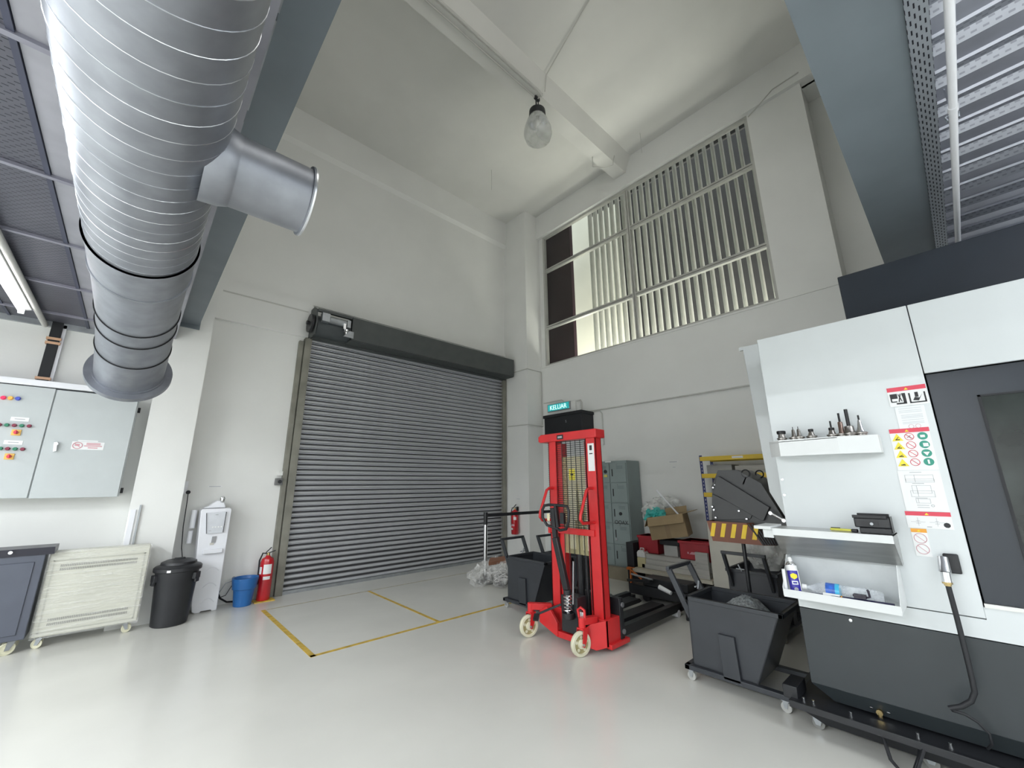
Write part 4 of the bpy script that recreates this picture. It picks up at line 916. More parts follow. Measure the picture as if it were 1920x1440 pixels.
# ================================================================== bench and storage heap
WB = thing('low_bench', (5.95, 2.95, 0), 'low wooden bench with dark legs by the window wall under the crates', 'bench')
build('bench_top', MB().box(5.5, 6.02, 2.35, 3.48, .27, .31), PLY, WB)
for x in (5.55, 5.98):
    for y in (2.42, 3.42): build('leg', MB().box(x-.025, x+.025, y-.025, y+.025, 0, .27), DSTEEL, WB)
PALE = mat('greyish_plank', (.40, .39, .36), .7, var=.12, scale=4, stretch=(6, .6, 6))
for i, (x, z0, z1, y0, y1) in enumerate(((5.62, .311, .375, 2.42, 3.38), (5.64, .375, .44, 2.40, 3.40), (5.66, .44, .50, 2.38, 3.42), (5.87, .311, .40, 2.42, 3.40), (5.88, .40, .50, 2.40, 3.42))):
    build('plank', MB().box(x, x+(.22 if i < 2 else .20 if i == 2 else .14), y0, y1, z0, z1), PALE, label=('pale grey plank in the stack on the low bench, %s' % ('lowest of the front row', 'middle of the front row', 'topmost of the front row', 'lower board of the rear row', 'upper board of the rear row')[i]), cat='plank', group='planks stacked on the low bench', bevel=.006)
build('upright_board', MB().box(5.56, 5.60, 2.40, 2.56, .311, .62), PALE, label='short ribbed board standing at the bench end by the tall panel', cat='board')
# crates
def crate(x0, x1, y0, y1, z0, z1, lab, logo=False):
    T = thing('storage_crate', ((x0+x1)/2, (y0+y1)/2, z0), lab, 'crate', 'red plastic crates on the planks')
    b = MB(); t = .012
    b.box(x0, x1, y0, y1, z0, z0+t).box(x0, x0+t, y0, y1, z0, z1).box(x1-t, x1, y0, y1, z0, z1).box(x0, x1, y0, y0+t, z0, z1).box(x0, x1, y1-t, y1, z0, z1)
    build('tub', b, CRATE, T, bevel=.003)
    r = MB(); r.box(x0-.012, x0+t, y0-.012, y1+.012, z1-.03, z1).box(x1-t, x1+.012, y0-.012, y1+.012, z1-.03, z1).box(x0, x1, y0-.012, y0+t, z1-.03, z1).box(x0, x1, y1-t, y1+.012, z1-.03, z1)
    build('rim', r, CRATE, T, bevel=.003)
    if logo:
        m_ = Vector((x0-.002, (y0+y1)/2+.02, (z0+z1)/2-.03)); lg = MB()
        lg.poly([m_+Vector((0, .05, -.015)), m_+Vector((0, .02, .015)), m_+Vector((0, -.05, .015)), m_+Vector((0, -.02, -.015))], (.002, 0, 0))
        lg.box(m_.x, m_.x+.002, m_.y+.055, m_.y+.075, m_.z-.012, m_.z+.012).box(m_.x, m_.x+.002, m_.y-.09, m_.y-.06, m_.z-.012, m_.z+.012)
        build('emblem', lg, STKP, T)
    return T
crate(5.64, 6.0, 2.40, 2.80, .501, .735, 'red plastic crate with a pale emblem beside the tall board', True)
crate(5.74, 6.04, 3.16, 3.48, .501, .74, 'red plastic crate at the locker end below the cardboard box')
b = MB(); build('carton', MB().box(5.74, 5.95, 2.88, 3.08, .501, .64), mat('white_carton', (.42, .42, .40), .6), label='small white carton between the two red crates', cat='carton', bevel=.003)
build('black_case', MB().box(5.72, 6.0, 2.84, 3.13, .645, .71), RUB, label='flat black case lying under the cardboard box', cat='case', bevel=.008)
build('dark_upright_case', MB().box(5.62, 5.9, 3.50, 3.62, 0, .64), RUB, label='upright black panel between lockers and low bench', cat='panel', bevel=.006)
# cardboard box tipped on the crates
CB = thing('cardboard_box', (5.95, 3.0, .81), 'open brown cardboard box tipped on top of the red crates', 'box')
cc = Vector((5.86, 3.02, .895)); Rz = Matrix.Rotation(RAD(16), 3, 'Z') @ Matrix.Rotation(RAD(-9), 3, 'X')
ex, ey, ez = Rz @ Vector((1, 0, 0)), Rz @ Vector((0, 1, 0)), Rz @ Vector((0, 0, 1))
hx, hy, hz, t = .20, .245, .15, .004
b = MB()
b.obox(cc-ez*hz, ex*hx, ey*hy, ez*t).obox(cc-ex*hx, ex*t, ey*hy, ez*hz).obox(cc+ex*hx, ex*t, ey*hy, ez*hz).obox(cc-ey*hy, ex*hx, ey*t, ez*hz).obox(cc+ey*hy, ex*hx, ey*t, ez*hz)
build('box_body', b, CARD, CB)
top = cc+ez*hz
def flap(mid, along, out, ln, nm='flap'): build(nm, MB().obox(mid+out*ln/2, along, out*ln/2, along.cross(out).normalized()*.003), CARD, CB)
flap(top-ex*(hx+.006), ey*hy, (-ex*.45-ez*.9).normalized(), .13)
flap(top-ey*(hy+.004), ex*hx, (-ey*.93+ez*.1-ex*.0).normalized(), .15)
flap(top+ex*hx, ey*hy, (ex*.7+ez*.7).normalized(), .12)
flap(top+ey*hy, ex*hx, (ey*.5-ez*.9).normalized(), .13)
build('paper_tape', MB().obox(cc-ex*(hx+.005)-ez*.03, ex*.001, ey*.03, ez*.12), mat('brown_tape', (.26, .18, .09), .5), CB)
crumple((6.12, 3.38, 1.03), (.14, .20, .18), BAG, 'plastic_bag', 'milky plastic bag with teal contents beside the cardboard box', 'bag', 12, amp=.3)
crumple((5.98, 3.30, .99), (.10, .15, .12), TEAL, 'teal_cloth', 'bunch of teal material inside the plastic bag', 'cloth', 20, amp=.5)
crumple((6.25, 3.26, 1.10), (.10, .26, .20), BAG, 'plastic_bag', 'large milky plastic bag leaning on the wall behind the cardboard box', 'bag', 31, amp=.25)
build('white_tube', MB().cyl((6.2, 3.36, 1.38), (6.0, 2.92, 1.02), .012), PLASTW, label='long white tube sticking out of the cardboard box', cat='tube')
# jerry can
JC = thing('jerry_can', (5.60, 3.42, .311), 'milky jerry can half full of yellow liquid on the low bench', 'can')
JW = mat('milky_can_plastic', (.62, .62, .60), .35); JY = mat('milky_yellow_liquid', (.5, .45, .26), .35)
jx, jy, jz = 5.62, 3.385, .311
build('can_body', MB().poly([(jx, jy-.065, jz+.14), (jx, jy-.065, jz+.20), (jx, jy-.03, jz+.235), (jx, jy+.04, jz+.235), (jx, jy+.065, jz+.205), (jx, jy+.065, jz+.14)], (.12, 0, 0)), JW, JC, bevel=.01)
build('can_lower', MB().box(jx, jx+.12, jy-.065, jy+.065, jz, jz+.14), JY, JC, bevel=.01)
build('can_handle', MB().tube([(jx+.06, jy+.04, jz+.225), (jx+.06, jy+.03, jz+.26), (jx+.06, jy-.02, jz+.26), (jx+.06, jy-.035, jz+.23)], .008), JW, JC)
build('cap', MB().cyl((jx+.06, jy-.045, jz+.225), (jx+.06, jy-.045, jz+.255), .017), CRATE, JC)
# orange clamp
OC = build('clamp', MB().box(5.50, 5.56, 3.46, 3.56, .285, .315).bar((5.52, 3.50, .30), (5.50, 3.50, .05), .02, .03).bar((5.50, 3.49, .29), (5.46, 3.30, .20), .015, .02), ORANGE, label='orange clamp hooked on the corner of the low bench', cat='clamp')
# dark floor jack and things under / before the bench
FJ = thing('floor_jack', (4.95, 2.75, 0), 'low black steel hand pallet jack parked behind the stacker forks', 'pallet jack')
build('frame', MB().box(5.12, 5.45, 2.35, 3.3, .08, .20).box(5.15, 5.4, 2.5, 3.1, .20, .30), BLACKP, FJ, bevel=.01)
build('fork', MB().box(5.12, 5.28, 1.9, 2.4, .07, .13), BLACKP, FJ, bevel=.006); build('fork', MB().box(5.38, 5.5, 1.9, 2.4, .07, .13), BLACKP, FJ, bevel=.006)
build('steering_wheel', MB().cyl((5.2, 3.1, .05), (5.28, 3.1, .05), .05, n=18), RUB, FJ); build('steering_wheel', MB().cyl((5.2, 2.45, .05), (5.28, 2.45, .05), .05, n=18), RUB, FJ)
build('drawbar', MB().bar((5.2, 3.35, .22), (5.0, 2.9, .30), .04, .03), BLACKP, FJ)
build('white_grip', MB().cyl((5.02, 2.80, .25), (5.0, 2.64, .21), .028, .022), STK, label='short white plastic grip lying on the black jack', cat='grip')
build('steel_rod', MB().cyl((5.08, 3.22, .33), (5.05, 2.90, .31), .012), GALVD, label='short steel rod lying on the black jack', cat='rod')
rb = thing('red_bottle', (4.9, 2.2, .12), 'red plastic bottle with a white cap lying beside the cart handle', 'bottle')
build('bottle_body', MB().cyl((4.92, 2.37, .20), (4.90, 2.24, .19), .038, n=16), CRATE, rb); build('bottle_cap', MB().cyl((4.90, 2.24, .19), (4.89, 2.15, .185), .032, n=16), STK, rb)
build('support_block', MB().box(4.82, 5.0, 2.12, 2.4, .0, .15), RUB, label='black block under the red bottle', cat='block', bevel=.01)
build('tool_case', MB().box(5.6, 5.95, 2.5, 3.3, .0, .2), BLACKP, label='black case pushed under the low bench', cat='case', bevel=.02)

# ================================================================== boltless rack, tall board
RK = thing('storage_rack', (6.1, 2.1, 0), 'boltless storage rack with blue slotted posts and yellow beams', 'rack')
for x, y in ((6.05, 2.57), (6.42, 2.57), (6.05, 1.0), (6.42, 1.0)):
    b = MB().box(x, x+.003, y-.04, y, 0, 1.88).box(x, x+.04, y-.003, y, 0, 1.88)
    p_ = build('post', b, RBLUE, RK)
    g = MB(); z = .1
    while z < 1.85: g.box(x-.0015, x, y-.028, y-.018, z, z+.022); z += .05
    build('slot_holes', g, mat('slot_pale', (.5, .5, .55), .5) if x < 6.2 and y > 2 else bpy.data.materials['slot_pale'], p_)
for z in (1.86, 1.62, 1.36, .5):
    build('beam', MB().box(6.04, 6.08, 1.0, 2.56, z-.06, z), YEL, RK, bevel=.004)
    build('beam', MB().box(6.40, 6.44, 1.0, 2.56, z-.06, z), YEL, RK, bevel=.004)
    build('shelf_board', MB().box(6.08, 6.40, 1.0, 2.56, z-.03, z-.015), PLY, RK)
tg = build('rack_label', MB().box(6.036, 6.04, 1.98, 2.12, 1.82, 1.848), STK, RK)
build('carton', MB().box(6.1, 6.38, 2.16, 2.5, 1.606, 1.74), mat('grey_carton', (.3, .3, .29), .7), label='grey carton on the upper shelf of the rack', cat='carton', bevel=.004)
build('carton', MB().box(6.1, 6.38, 1.75, 2.12, 1.606, 1.72), PALE, label='low pale carton beside the grey one on the rack', cat='carton', bevel=.004)
build('tall_board', MB().poly([(5.52, 2.34, 0), (5.56, 2.36, 1.02), (5.56, 1.95, 1.02), (5.52, 1.95, 0)], (.03, 0, 0)), mat('pale_laminate_board', (.55, .53, .46), .6, var=.05, scale=5), label='tall cream board standing upright in front of the rack', cat='board')
crumple((5.35, 1.66, .85), (.16, .22, .34), BAG, 'plastic_bag', 'tall grey plastic bag of waste standing in the cart below the chute', 'bag', 44, amp=.28)
build('laminate_stack', MB().box(5.62, 5.9, 1.3, 1.94, 0, .62), mat('grey_box', (.2, .2, .19), .7), label='grey box on the floor behind the chute cart', cat='box', bevel=.01)

# ================================================================== chip conveyor and chute
CV = thing('chip_conveyor', (4.1, 1.4, .9), 'dark grey chip conveyor head with bolted side plates beside the machine', 'conveyor')
VX = 3.945
def vx(px, py, X=VX): return ox(px, py, X)
CONV = mat('conveyor_dark_grey', (.03, .031, .033), .42, var=.05)
outl = [vx(*p) for p in ((1340, 980), (1334, 912), (1346, 882), (1382, 881), (1427, 906), (1478, 985), (1440, 986))]
build('side_plate', MB().poly(outl, (.012, 0, 0)), CONV, CV, bevel=.002)
build('housing', MB().poly([p+Vector((.012, 0, 0)) for p in outl], (.36, 0, 0)), CONV, CV)
build('side_plate', MB().poly([p+Vector((.372, 0, 0)) for p in outl], (.012, 0, 0)), CONV, CV)
build('cover_plate', MB().poly([vx(*p) for p in ((1345, 896), (1350, 893), (1445, 951), (1434, 976), (1428, 975), (1340, 925))], (-.03, 0, 0)), CONV, CV, bevel=.003)
build('lower_plate', MB().poly([vx(*p) for p in ((1336, 926), (1412, 962), (1408, 973), (1336, 975))], (-.012, 0, 0)), CONV, CV, bevel=.002)
for px, py in ((1335.5, 950), (1338.5, 956), (1342, 970.5), (1385.5, 958), (1400, 973), (1341, 909), (1337, 914)):
    v = vx(px, py, VX-.02); build('bolt', MB().lathe([(.0105, 0), (.009, .006), (0, .009)], v, (-1, 0, 0), n=10), CHROME, CV)
for px, py, X in ((1398, 888, 3.95), (1424, 889, 4.2)):
    v = vx(px, py, X); build('lifting_ring', MB().tube([v+Vector((0, .032*sin(a*pi/10), .032*cos(a*pi/10))) for a in range(21)], .006, 8, caps=False).bar(v+Vector((0, 0, -.03)), v+Vector((0, .03, -.09)), .01, .01), DSTEEL, CV)
rod = (vx(1445, 962, 3.88), vx(1470, 976, 3.86))
build('tension_rod', MB().cyl(rod[0], rod[1], .008).cyl(rod[0]-Vector((.01, 0, 0)), rod[0]+Vector((.01, 0, 0)), .014).cyl(rod[1]-Vector((.01, 0, 0)), rod[1]+Vector((.02, 0, 0)), .014), CHROME, CV)
CH = MB()
ring0 = [(3.88, 1.645), (4.36, 1.645), (4.36, 1.32), (4.15, 1.28), (3.95, 1.28), (3.88, 1.32)]
ring1 = [(3.90, 1.62), (4.34, 1.62), (4.36, 1.22), (4.15, 1.14), (3.97, 1.14), (3.90, 1.22)]
r0 = [CH.bm.verts.new((x, y, 1.165)) for x, y in ring0]; r1 = [CH.bm.verts.new((x, y, .995)) for x, y in ring1]; r2 = [CH.bm.verts.new((x+(.012 if x < 4.1 else -.012), y+(.012 if y < 1.4 else -.012), .995)) for x, y in ring1]
for a, c in ((r0, r1), (r1, r2)):
    for k in range(6): CH.bm.faces.new((a[k], a[(k+1) % 6], c[(k+1) % 6], c[k]))
CHU = build('chute', CH, BROWN, CV)
for k in range(5):
    y = 1.60-k*.085
    a = 1.15; cz = 1.035
    def cx0(z): return 3.88+(1.165-z)/.17*.02-.003
    build('stripe', MB().poly([(cx0(a), y, a), (cx0(a), y-.035, a), (cx0(cz), y-.0, cz), (cx0(cz), y+.035, cz)], (.003, 0, 0)), YEL, CHU)
g = MB()
for k in range(7): g.bar((3.875+k*.012, 1.30-k*.022, 1.16), (3.895+k*.012, 1.215-k*.014, 1.0), .008, .012)
build('rubber_folds', g, RUB, CHU)
build('support_pole', MB().cyl((4.1, 1.44, 0.06), (4.1, 1.44, 1.0), .016, n=12), BLACKP, CV)
build('pole_foot', MB().box(4.02, 4.18, 1.36, 1.52, 0, .06), BLACKP, CV)

# ================================================================== machining centre
MX = 3.4
MC_ = thing('machining_centre', (4.4, -.1, 0), 'large white and dark grey enclosed machining centre with dark sliding door', 'machine')
build('left_panel', MB().box(MX, MX+.02, .06, .90, .80, 2.565), PANELW, MC_, bevel=.003)
build('lower_white_band', MB().poly([(MX, .90, .70), (MX, .90, .795), (MX, .06, .795), (MX, .06, .855), (MX, -1.6, .855), (MX, -1.6, .70)], (.02, 0, 0)), PANELW, MC_)
build('upper_panel', MB().box(MX, MX+.02, -1.6, .055, 2.125, 2.565), PANELW, MC_, bevel=.003)
build('cabinet_body', MB().box(MX+.02, 3.9, .065, .89, .3, 2.56).box(3.9, 5.6, -1.6, .89, .3, 2.56).box(MX+.35, 3.9, -1.6, .065, .3, 2.56).box(MX+.02, 3.9, -1.6, .065, 2.14, 2.56).box(MX+.02, 3.9, -1.6, .065, .3, .85), PANELD, MC_)
build('side_cover', MB().poly([(3.9, 1.155, 2.69), (3.9, .90, 2.69), (3.9, .90, 1.02), (3.9, 1.0, 1.16), (3.9, 1.115, 1.42)], (.03, 0, 0)), PANELW, MC_, bevel=.003)
build('cover_flange', MB().box(3.90, 3.93, 1.15, 1.185, 2.66, 2.69), PANELW, MC_)
build('top_housing', MB().box(3.75, 5.4, -1.6, .39, 2.57, 3.02), PANELB, MC_, bevel=.006)
build('sill', MB().box(MX-.005, MX+.06, -1.6, .055, .855, .875), STAIN, MC_)
DR_ = build('sliding_door', MB().box(MX+.03, MX+.06, -1.6, .052, .875, 2.12), PANELB, MC_)
b = MB(); yy0 = -.125; b.box(MX+.026, MX+.031, -1.3, yy0-.01, .98, 1.955)
build('door_window', b, mat('dark_window_glass', (.02, .027, .025), .1, var=.5, scale=2.5), DR_, bevel=.0)
build('window_gasket', MB().box(MX+.022, MX+.032, yy0-.012, yy0, .97, 1.965).box(MX+.022, MX+.032, -1.3, yy0, 1.955, 1.965), RUB, DR_)
build('lower_panel', MB().poly([(MX, .90, .26), (MX, .90, .695), (MX, -1.6, .695), (MX, -1.6, .26)], (.02, 0, 0)), PANELD, MC_, bevel=.002)
build('skirt', MB().poly([(MX, .90, .26), (MX, -1.6, .26), (MX+.04, -1.6, .175), (MX+.04, .80, .175)], (.012, 0, 0)), PANELD, MC_)
for px, py, X in ((1595, 1163, MX), (1634, 1326, MX+.03), (1666, 1336, MX+.03), (1471, 928, MX), (1467, 899, MX)):
    v = ox(px, py, X-.001); build('screw', MB().lathe([(.010, 0), (.009, .004), (0, .006)], v, (-1, 0, 0), n=10), CHROME, MC_)
v = ox(1650, 1335, MX+.02)
VH = v.copy()
build('hose_fitting', MB().cyl(v+Vector((.02, 0, 0)), v-Vector((.02, 0, 0)), .016, n=8).cyl(v-Vector((.01, 0, 0)), v-Vector((.012, 0, .04)), .011), BRASS, MC_)
build('base', MB().box(3.8, 5.4, -1.5, .85, .0, .3), RUB, MC_)
# coolant tank under it
CT = thing('coolant_tank', (3.9, .1, 0), 'low black coolant tank on casters under the machining centre', 'tank')
build('tank_body', MB().poly([(3.34, .99, .165), (3.34, .99, .12), (3.38, .86, .05), (3.38, -1.2, .05), (3.34, -1.2, .165)], (.4, 0, 0)), BLACKP, CT, bevel=.004)
build('tank_rim', MB().box(3.26, 3.36, -1.2, 1.0, .158, .178).box(3.25, 3.27, -1.2, 1.0, .14, .178), BLACKP, CT, bevel=.003)
build('end_bracket', MB().box(3.30, 3.5, .96, 1.04, .166, .24), BLACKP, CT, bevel=.004)
for y in (.93, .88, .70, .42, .30): build('tank_bolt', MB().cyl((3.30, y, .178), (3.30, y, .198), .008, n=8), CHROME, CT)
for y in (.90, .40, -.3):
    fo = build('caster_fork', MB().box(3.40, 3.46, y-.03, y+.03, .065, .075).poly([(3.40, y-.028, .07), (3.40, y+.028, .07), (3.40, y+.012, .025), (3.40, y-.012, .025)], (.004, 0, 0)), GALVD, CT)
    build('caster_wheel', MB().cyl((3.41, y, .033), (3.45, y, .033), .033, n=18), mat('grey_wheel', (.2, .2, .19), .5) if y == .9 else bpy.data.materials['grey_wheel'], fo)
# shelves on the end panel
TT = thing('tool_tray', (3.3, .6, 1.66), 'upper white folded metal tray holding the tapered tool holders', 'tray')
XF = 3.22
TRW = mat('tray_white', (.7, .72, .72), .35, var=.01)
b = MB().poly([(XF, .82, 1.765), (XF, .50, 1.77), (XF+.10, .315, 1.775), (MX, .315, 1.775), (MX, .90, 1.765), (XF+.09, .90, 1.765)], (0, 0, -.004))
build('tray_plate', b, TRW, TT)
for p_, q_ in (((XF, .82), (XF, .50)), ((XF, .50), (XF+.07, .315)), ((XF+.09, .90), (XF, .82))):
    build('tray_lip', MB().poly([(p_[0], p_[1], 1.668), (q_[0], q_[1], 1.668), (q_[0], q_[1], 1.775), (p_[0], p_[1], 1.775)], (.004, .002, 0)), TRW, TT)
build('tray_end', MB().box(XF+.07, MX, .313, .317, 1.668, 1.775), TRW, TT)
MS = thing('middle_shelf', (3.3, .6, 1.17), 'stainless folded shelf below the tool tray on the machine end', 'shelf')
SX = 3.19
build('shelf_plate', MB().box(SX, MX, .335, .93, 1.198, 1.203), STAIN, MS)
build('front_lip', MB().box(SX-.003, SX, .335, .93, 1.160, 1.203), TRW, MS)
build('end_bracket', MB().poly([(SX, .335, 1.203), (SX, .335, 1.16), (3.33, .335, 1.03), (MX, .335, 1.03), (MX, .335, 1.203)], (0, .003, 0)), STAIN, MS)
build('end_bracket', MB().poly([(SX, .925, 1.203), (SX, .925, 1.16), (3.33, .925, 1.03), (MX, .925, 1.03), (MX, .925, 1.203)], (0, .003, 0)), STAIN, MS)
build('sloping_back', MB().poly([(SX+.01, .93, 1.16), (SX+.01, .335, 1.16), (3.33, .335, 1.03), (3.33, .93, 1.03)], (.004, 0, .003)), STAIN, MS)
build('corner_bracket', MB().box(3.16, MX, .93, 1.03, 1.195, 1.215).box(3.20, 3.24, .93, .99, 1.14, 1.2), TRW, MS, bevel=.002)
LB = thing('lower_tray', (3.27, .6, .82), 'lower white deep tray holding a bottle and a spray can', 'tray')
TX = 3.13
build('tray_floor', MB().box(TX, MX, .36, .90, .815, .82), TRW, LB)
build('front_lip', MB().box(TX-.003, TX, .36, .90, .805, .85), TRW, LB)
build('back_plate', MB().box(MX-.008, MX-.002, .36, .90, .82, 1.03), mat('tray_back_grey', (.62, .65, .66), .4), LB)
for y in (.357, .90): build('tray_end', MB().poly([(TX, y, .81), (TX, y, .86), (3.30, y, 1.03), (MX, y, 1.03), (MX, y, .81)], (0, .003, 0)), TRW, LB)

# stickers on the machine
def sticker(name, y0, y1, z0, z1, lab, m=STK):
    return build(name, MB().box(MX-.0025, MX-.0005, y1, y0, z0, z1), m, label=lab, cat='sticker')
def sub(name, o, mb, m): return build(name, mb, m, o)
SXX = MX-.0035
def rect(y0, y1, z0, z1): return MB().box(SXX, SXX+.001, min(y0, y1), max(y0, y1), z0, z1)
def disc(y, z, r, m, o, nm, rr=None): return build(nm, MB().lathe([(r, 0), (r, .001), (0, .001)], (SXX+.0008, y, z), (-1, 0, 0), n=20), m, o)
def ringm(y, z, r, w): return MB().tube([(SXX, y+r*cos(a*pi/12), z+r*sin(a*pi/12)) for a in range(25)], w, 4, caps=False)
def tri(y, z, h, w): return MB().poly([(SXX-.0008, y+w, z-h/2), (SXX-.0008, y-w, z-h/2), (SXX-.0008, y, z+h/2)], (.001, 0, 0))
o = sticker('warning_sticker', .236, .064, 1.945, 2.062, 'red topped pictogram sticker showing hand crushing hazards, top of the column')
sub('red_bar', o, rect(.236, .064, 2.036, 2.062), STKR); sub('warning_triangle', o, tri(.15, 2.048, .014, .009), STKY)
sub('crush_pictogram', o, rect(.228, .195, 1.992, 2.022), STKK); sub('crush_pictogram', o, rect(.228, .222, 1.972, 1.995), STKK); sub('crush_pictogram', o, rect(.225, .20, 1.97, 1.976), STKK)
sub('crush_pictogram', o, MB().poly([(SXX, .172, 1.962), (SXX, .158, 1.962), (SXX, .158, 2.022), (SXX, .176, 2.022), (SXX, .172, 1.99)], (.001, 0, 0)), STKK)
sub('crush_pictogram', o, rect(.205, .158, 1.956, 1.965), STKK); sub('crush_pictogram', o, MB().bar((SXX, .19, 2.018), (SXX, .178, 1.972), .004, .001, up=(1, 0, 0)).bar((SXX, .18, 2.02), (SXX, .192, 1.97), .005, .001, up=(1, 0, 0)), STKK)
sub('crush_pictogram', o, rect(.145, .138, 1.956, 2.018), STKK); sub('crush_pictogram', o, rect(.145, .072, 1.956, 1.963), STKK); sub('crush_pictogram', o, rect(.079, .072, 1.956, 2.018), STKK)
sub('crush_pictogram', o, MB().poly([(SXX, .13, 1.972), (SXX, .105, 1.968), (SXX, .085, 2.008), (SXX, .10, 1.985), (SXX, .12, 1.99)], (.001, 0, 0)), STKK)
sub('crush_pictogram', o, rect(.118, .103, 1.99, 2.02), STKK)
o = sticker('notice_sheet', .218, .09, 1.805, 1.938, 'pale printed notice sheet under the top pictogram sticker', mat('pale_notice', (.76, .79, .8), .3, var=0))
for k, z in enumerate((1.925, 1.912, 1.902, 1.885, 1.876, 1.868, 1.855, 1.842, 1.834)): sub('print_line', o, rect(.205-.006*(k > 2), .105, z, z+.004), mat('faint_print', (.6, .62, .64), .4, var=0) if k == 0 else bpy.data.materials['faint_print'])
sub('faint_ring', o, ringm(.165, 1.818, .011, .0008), STKP); sub('faint_ring', o, ringm(.135, 1.818, .011, .0008), STKP)
o = sticker('warning_sticker', .268, .094, 1.562, 1.808, 'sticker with yellow triangles, red rings and green discs in three columns')
sub('red_bar', o, rect(.268, .094, 1.783, 1.808), STKR); sub('warning_triangle', o, tri(.19, 1.795, .013, .009), STKY)
for k in range(4):
    z = 1.758-.050*k
    t_ = sub('hazard_triangle', o, tri(.238, z, .044, .025), STKY); build('figure', MB().box(SXX-.002, SXX-.0008, .228, .248, z-.017, z-.012).bar((SXX-.0005, .245, z-.014), (SXX-.0005, .232, z+.002-.004*k), .003, .001, up=(1, 0, 0)), STKK, t_)
    r_ = sub('prohibition_ring', o, ringm(.185, z, .020, .0014), STKR); build('slash', MB().bar((SXX, .199, z+.014), (SXX, .171, z-.014), .003, .001, up=(1, 0, 0)), STKR, r_)
    if k == 0: build('figure', MB().bar((SXX, .195, z-.006), (SXX, .178, z+.008), .005, .001, up=(1, 0, 0)).bar((SXX, .185, z), (SXX, .178, z-.012), .004, .001, up=(1, 0, 0)), STKP, r_)
    d_ = disc(.128, z, .022, STKG, o, 'mandatory_disc')
    mk = (rect(.138, .118, z-.008, z+.006), rect(.134, .112, z-.012, z+.008), tri(.128, z-.004, -.022, .014), rect(.132, .124, z-.012, z+.012))[k]
    for v in mk.bm.verts: v.co.x -= .0012
    build('figure', mk, STK, d_)
o = sticker('diagram_sheet', .272, .094, 1.33, 1.560, 'white technical diagram sheet with thin line drawings')
for (a, c, z0, z1) in ((.245, .125, 1.50, 1.535), (.245, .125, 1.492, 1.512), (.225, .145, 1.43, 1.475), (.235, .135, 1.41, 1.445), (.22, .16, 1.375, 1.40)):
    g = MB()
    for q in ((a, c, z0, z0+.0015), (a, c, z1-.0015, z1), (a, a-.0015, z0, z1), (c+.0015, c, z0, z1), ((a+c)/2+.02, (a+c)/2+.0185, z0, z1)): g.box(SXX, SXX+.001, min(q[0], q[1]), max(q[0], q[1]), q[2], q[3])
    sub('diagram_line', o, g, STKGR)
for z in (1.548, 1.484, 1.402, 1.362, 1.35): sub('print_line', o, rect(.22, .17, z, z+.003), STKGR)
sub('diagram_ring', o, ringm(.155, 1.362, .006, .001), STKGR)
o = sticker('warning_sticker', .280, .094, 1.236, 1.328, 'red topped diagram sticker at the foot of the white sheet')
sub('red_bar', o, rect(.280, .094, 1.305, 1.328), STKR); sub('warning_triangle', o, tri(.19, 1.316, .012, .009), STKY)
sub('ink_blot', o, MB().lathe([(.014, 0), (.014, .001), (0, .001)], (SXX+.0008, .118, 1.258), (-1, 0, 0), n=9), STKK)
for y in (.232, .155):
    g = MB(); g.box(SXX, SXX+.001, y-.009, y+.009, 1.262, 1.264).box(SXX, SXX+.001, y-.0008, y+.0008, 1.25, 1.295).box(SXX, SXX+.001, y-.008, y+.008, 1.276, 1.278).box(SXX, SXX+.001, y-.03, y+.03, 1.270, 1.2715)
    sub('diagram_line', o, g, STKGR)
sub('print_line', o, rect(.20, .18, 1.243, 1.247), STKGR)
o = sticker('warning_sticker', .272, .206, 1.083, 1.233, 'small orange topped sticker with two prohibition rings')
sub('orange_bar', o, rect(.272, .206, 1.212, 1.233), STKO); sub('warning_triangle', o, tri(.239, 1.222, .01, .008), STKY)
for z in (1.180, 1.122):
    r_ = sub('prohibition_ring', o, ringm(.239, z, .026, .0014), STKP); build('slash', MB().bar((SXX, .257, z+.018), (SXX, .221, z-.018), .0025, .001, up=(1, 0, 0)), STKP, r_)

# air connector and hose
AC = thing('air_connector', (3.37, .15, .98), 'chrome plug connector on a black bracket with a cable hanging from it', 'connector')
build('bracket', MB().box(3.375, 3.398, .105, .165, 1.01, 1.11), BLACKP, AC, bevel=.006)
build('plug_body', MB().cyl((3.35, .165, 1.095), (3.33, .168, 1.02), .022, .026, n=14).cyl((3.33, .168, 1.02), (3.325, .169, .97), .020, n=14), CHROME, AC)
build('gland', MB().lathe([(.021, 0), (.021, .010), (.015, .012), (.015, .02)], (3.325, .169, .972), (0, 0, -1), n=8), BRASS, AC)
build('hose_upper', MB().tube([(3.325, .169, .96), (3.32, .165, .80), (3.31, .163, .62), (3.30, .163, .52), (3.30, .165, .465), (3.30, .185, .42), (3.295, .225, .385), (3.29, .27, .365), (3.30, .262, .355), (3.32, .22, .345), (3.33, .18, .32), (3.335, .15, .28), (3.34, .15, .235), (3.36, .17, .20)], [.012, .012, .012, .012, .012, .012, .012, .011, .009, .007, .006, .006, .006, .006], 10), RUB, AC)
build('machine_hose', MB().tube([VH-Vector((.012, 0, .03)), (3.33, .575, .17), (3.29, .565, .11), (3.24, .545, .05), (3.20, .50, .022), (3.22, .46, .03), (3.3, .43, .09), (3.38, .42, .14)], .009, 8), RUB, label='thin black hose looping from the brass fitting to the floor', cat='hose')
build('floor_cable', MB().tube([(3.26, .40, .15), (3.16, .44, .06), (3.08, .42, .012), (2.9, .30, .010), (2.7, .1, .010)], .008, 8), RUB, label='black cable lying on the floor under the machine edge', cat='cable')

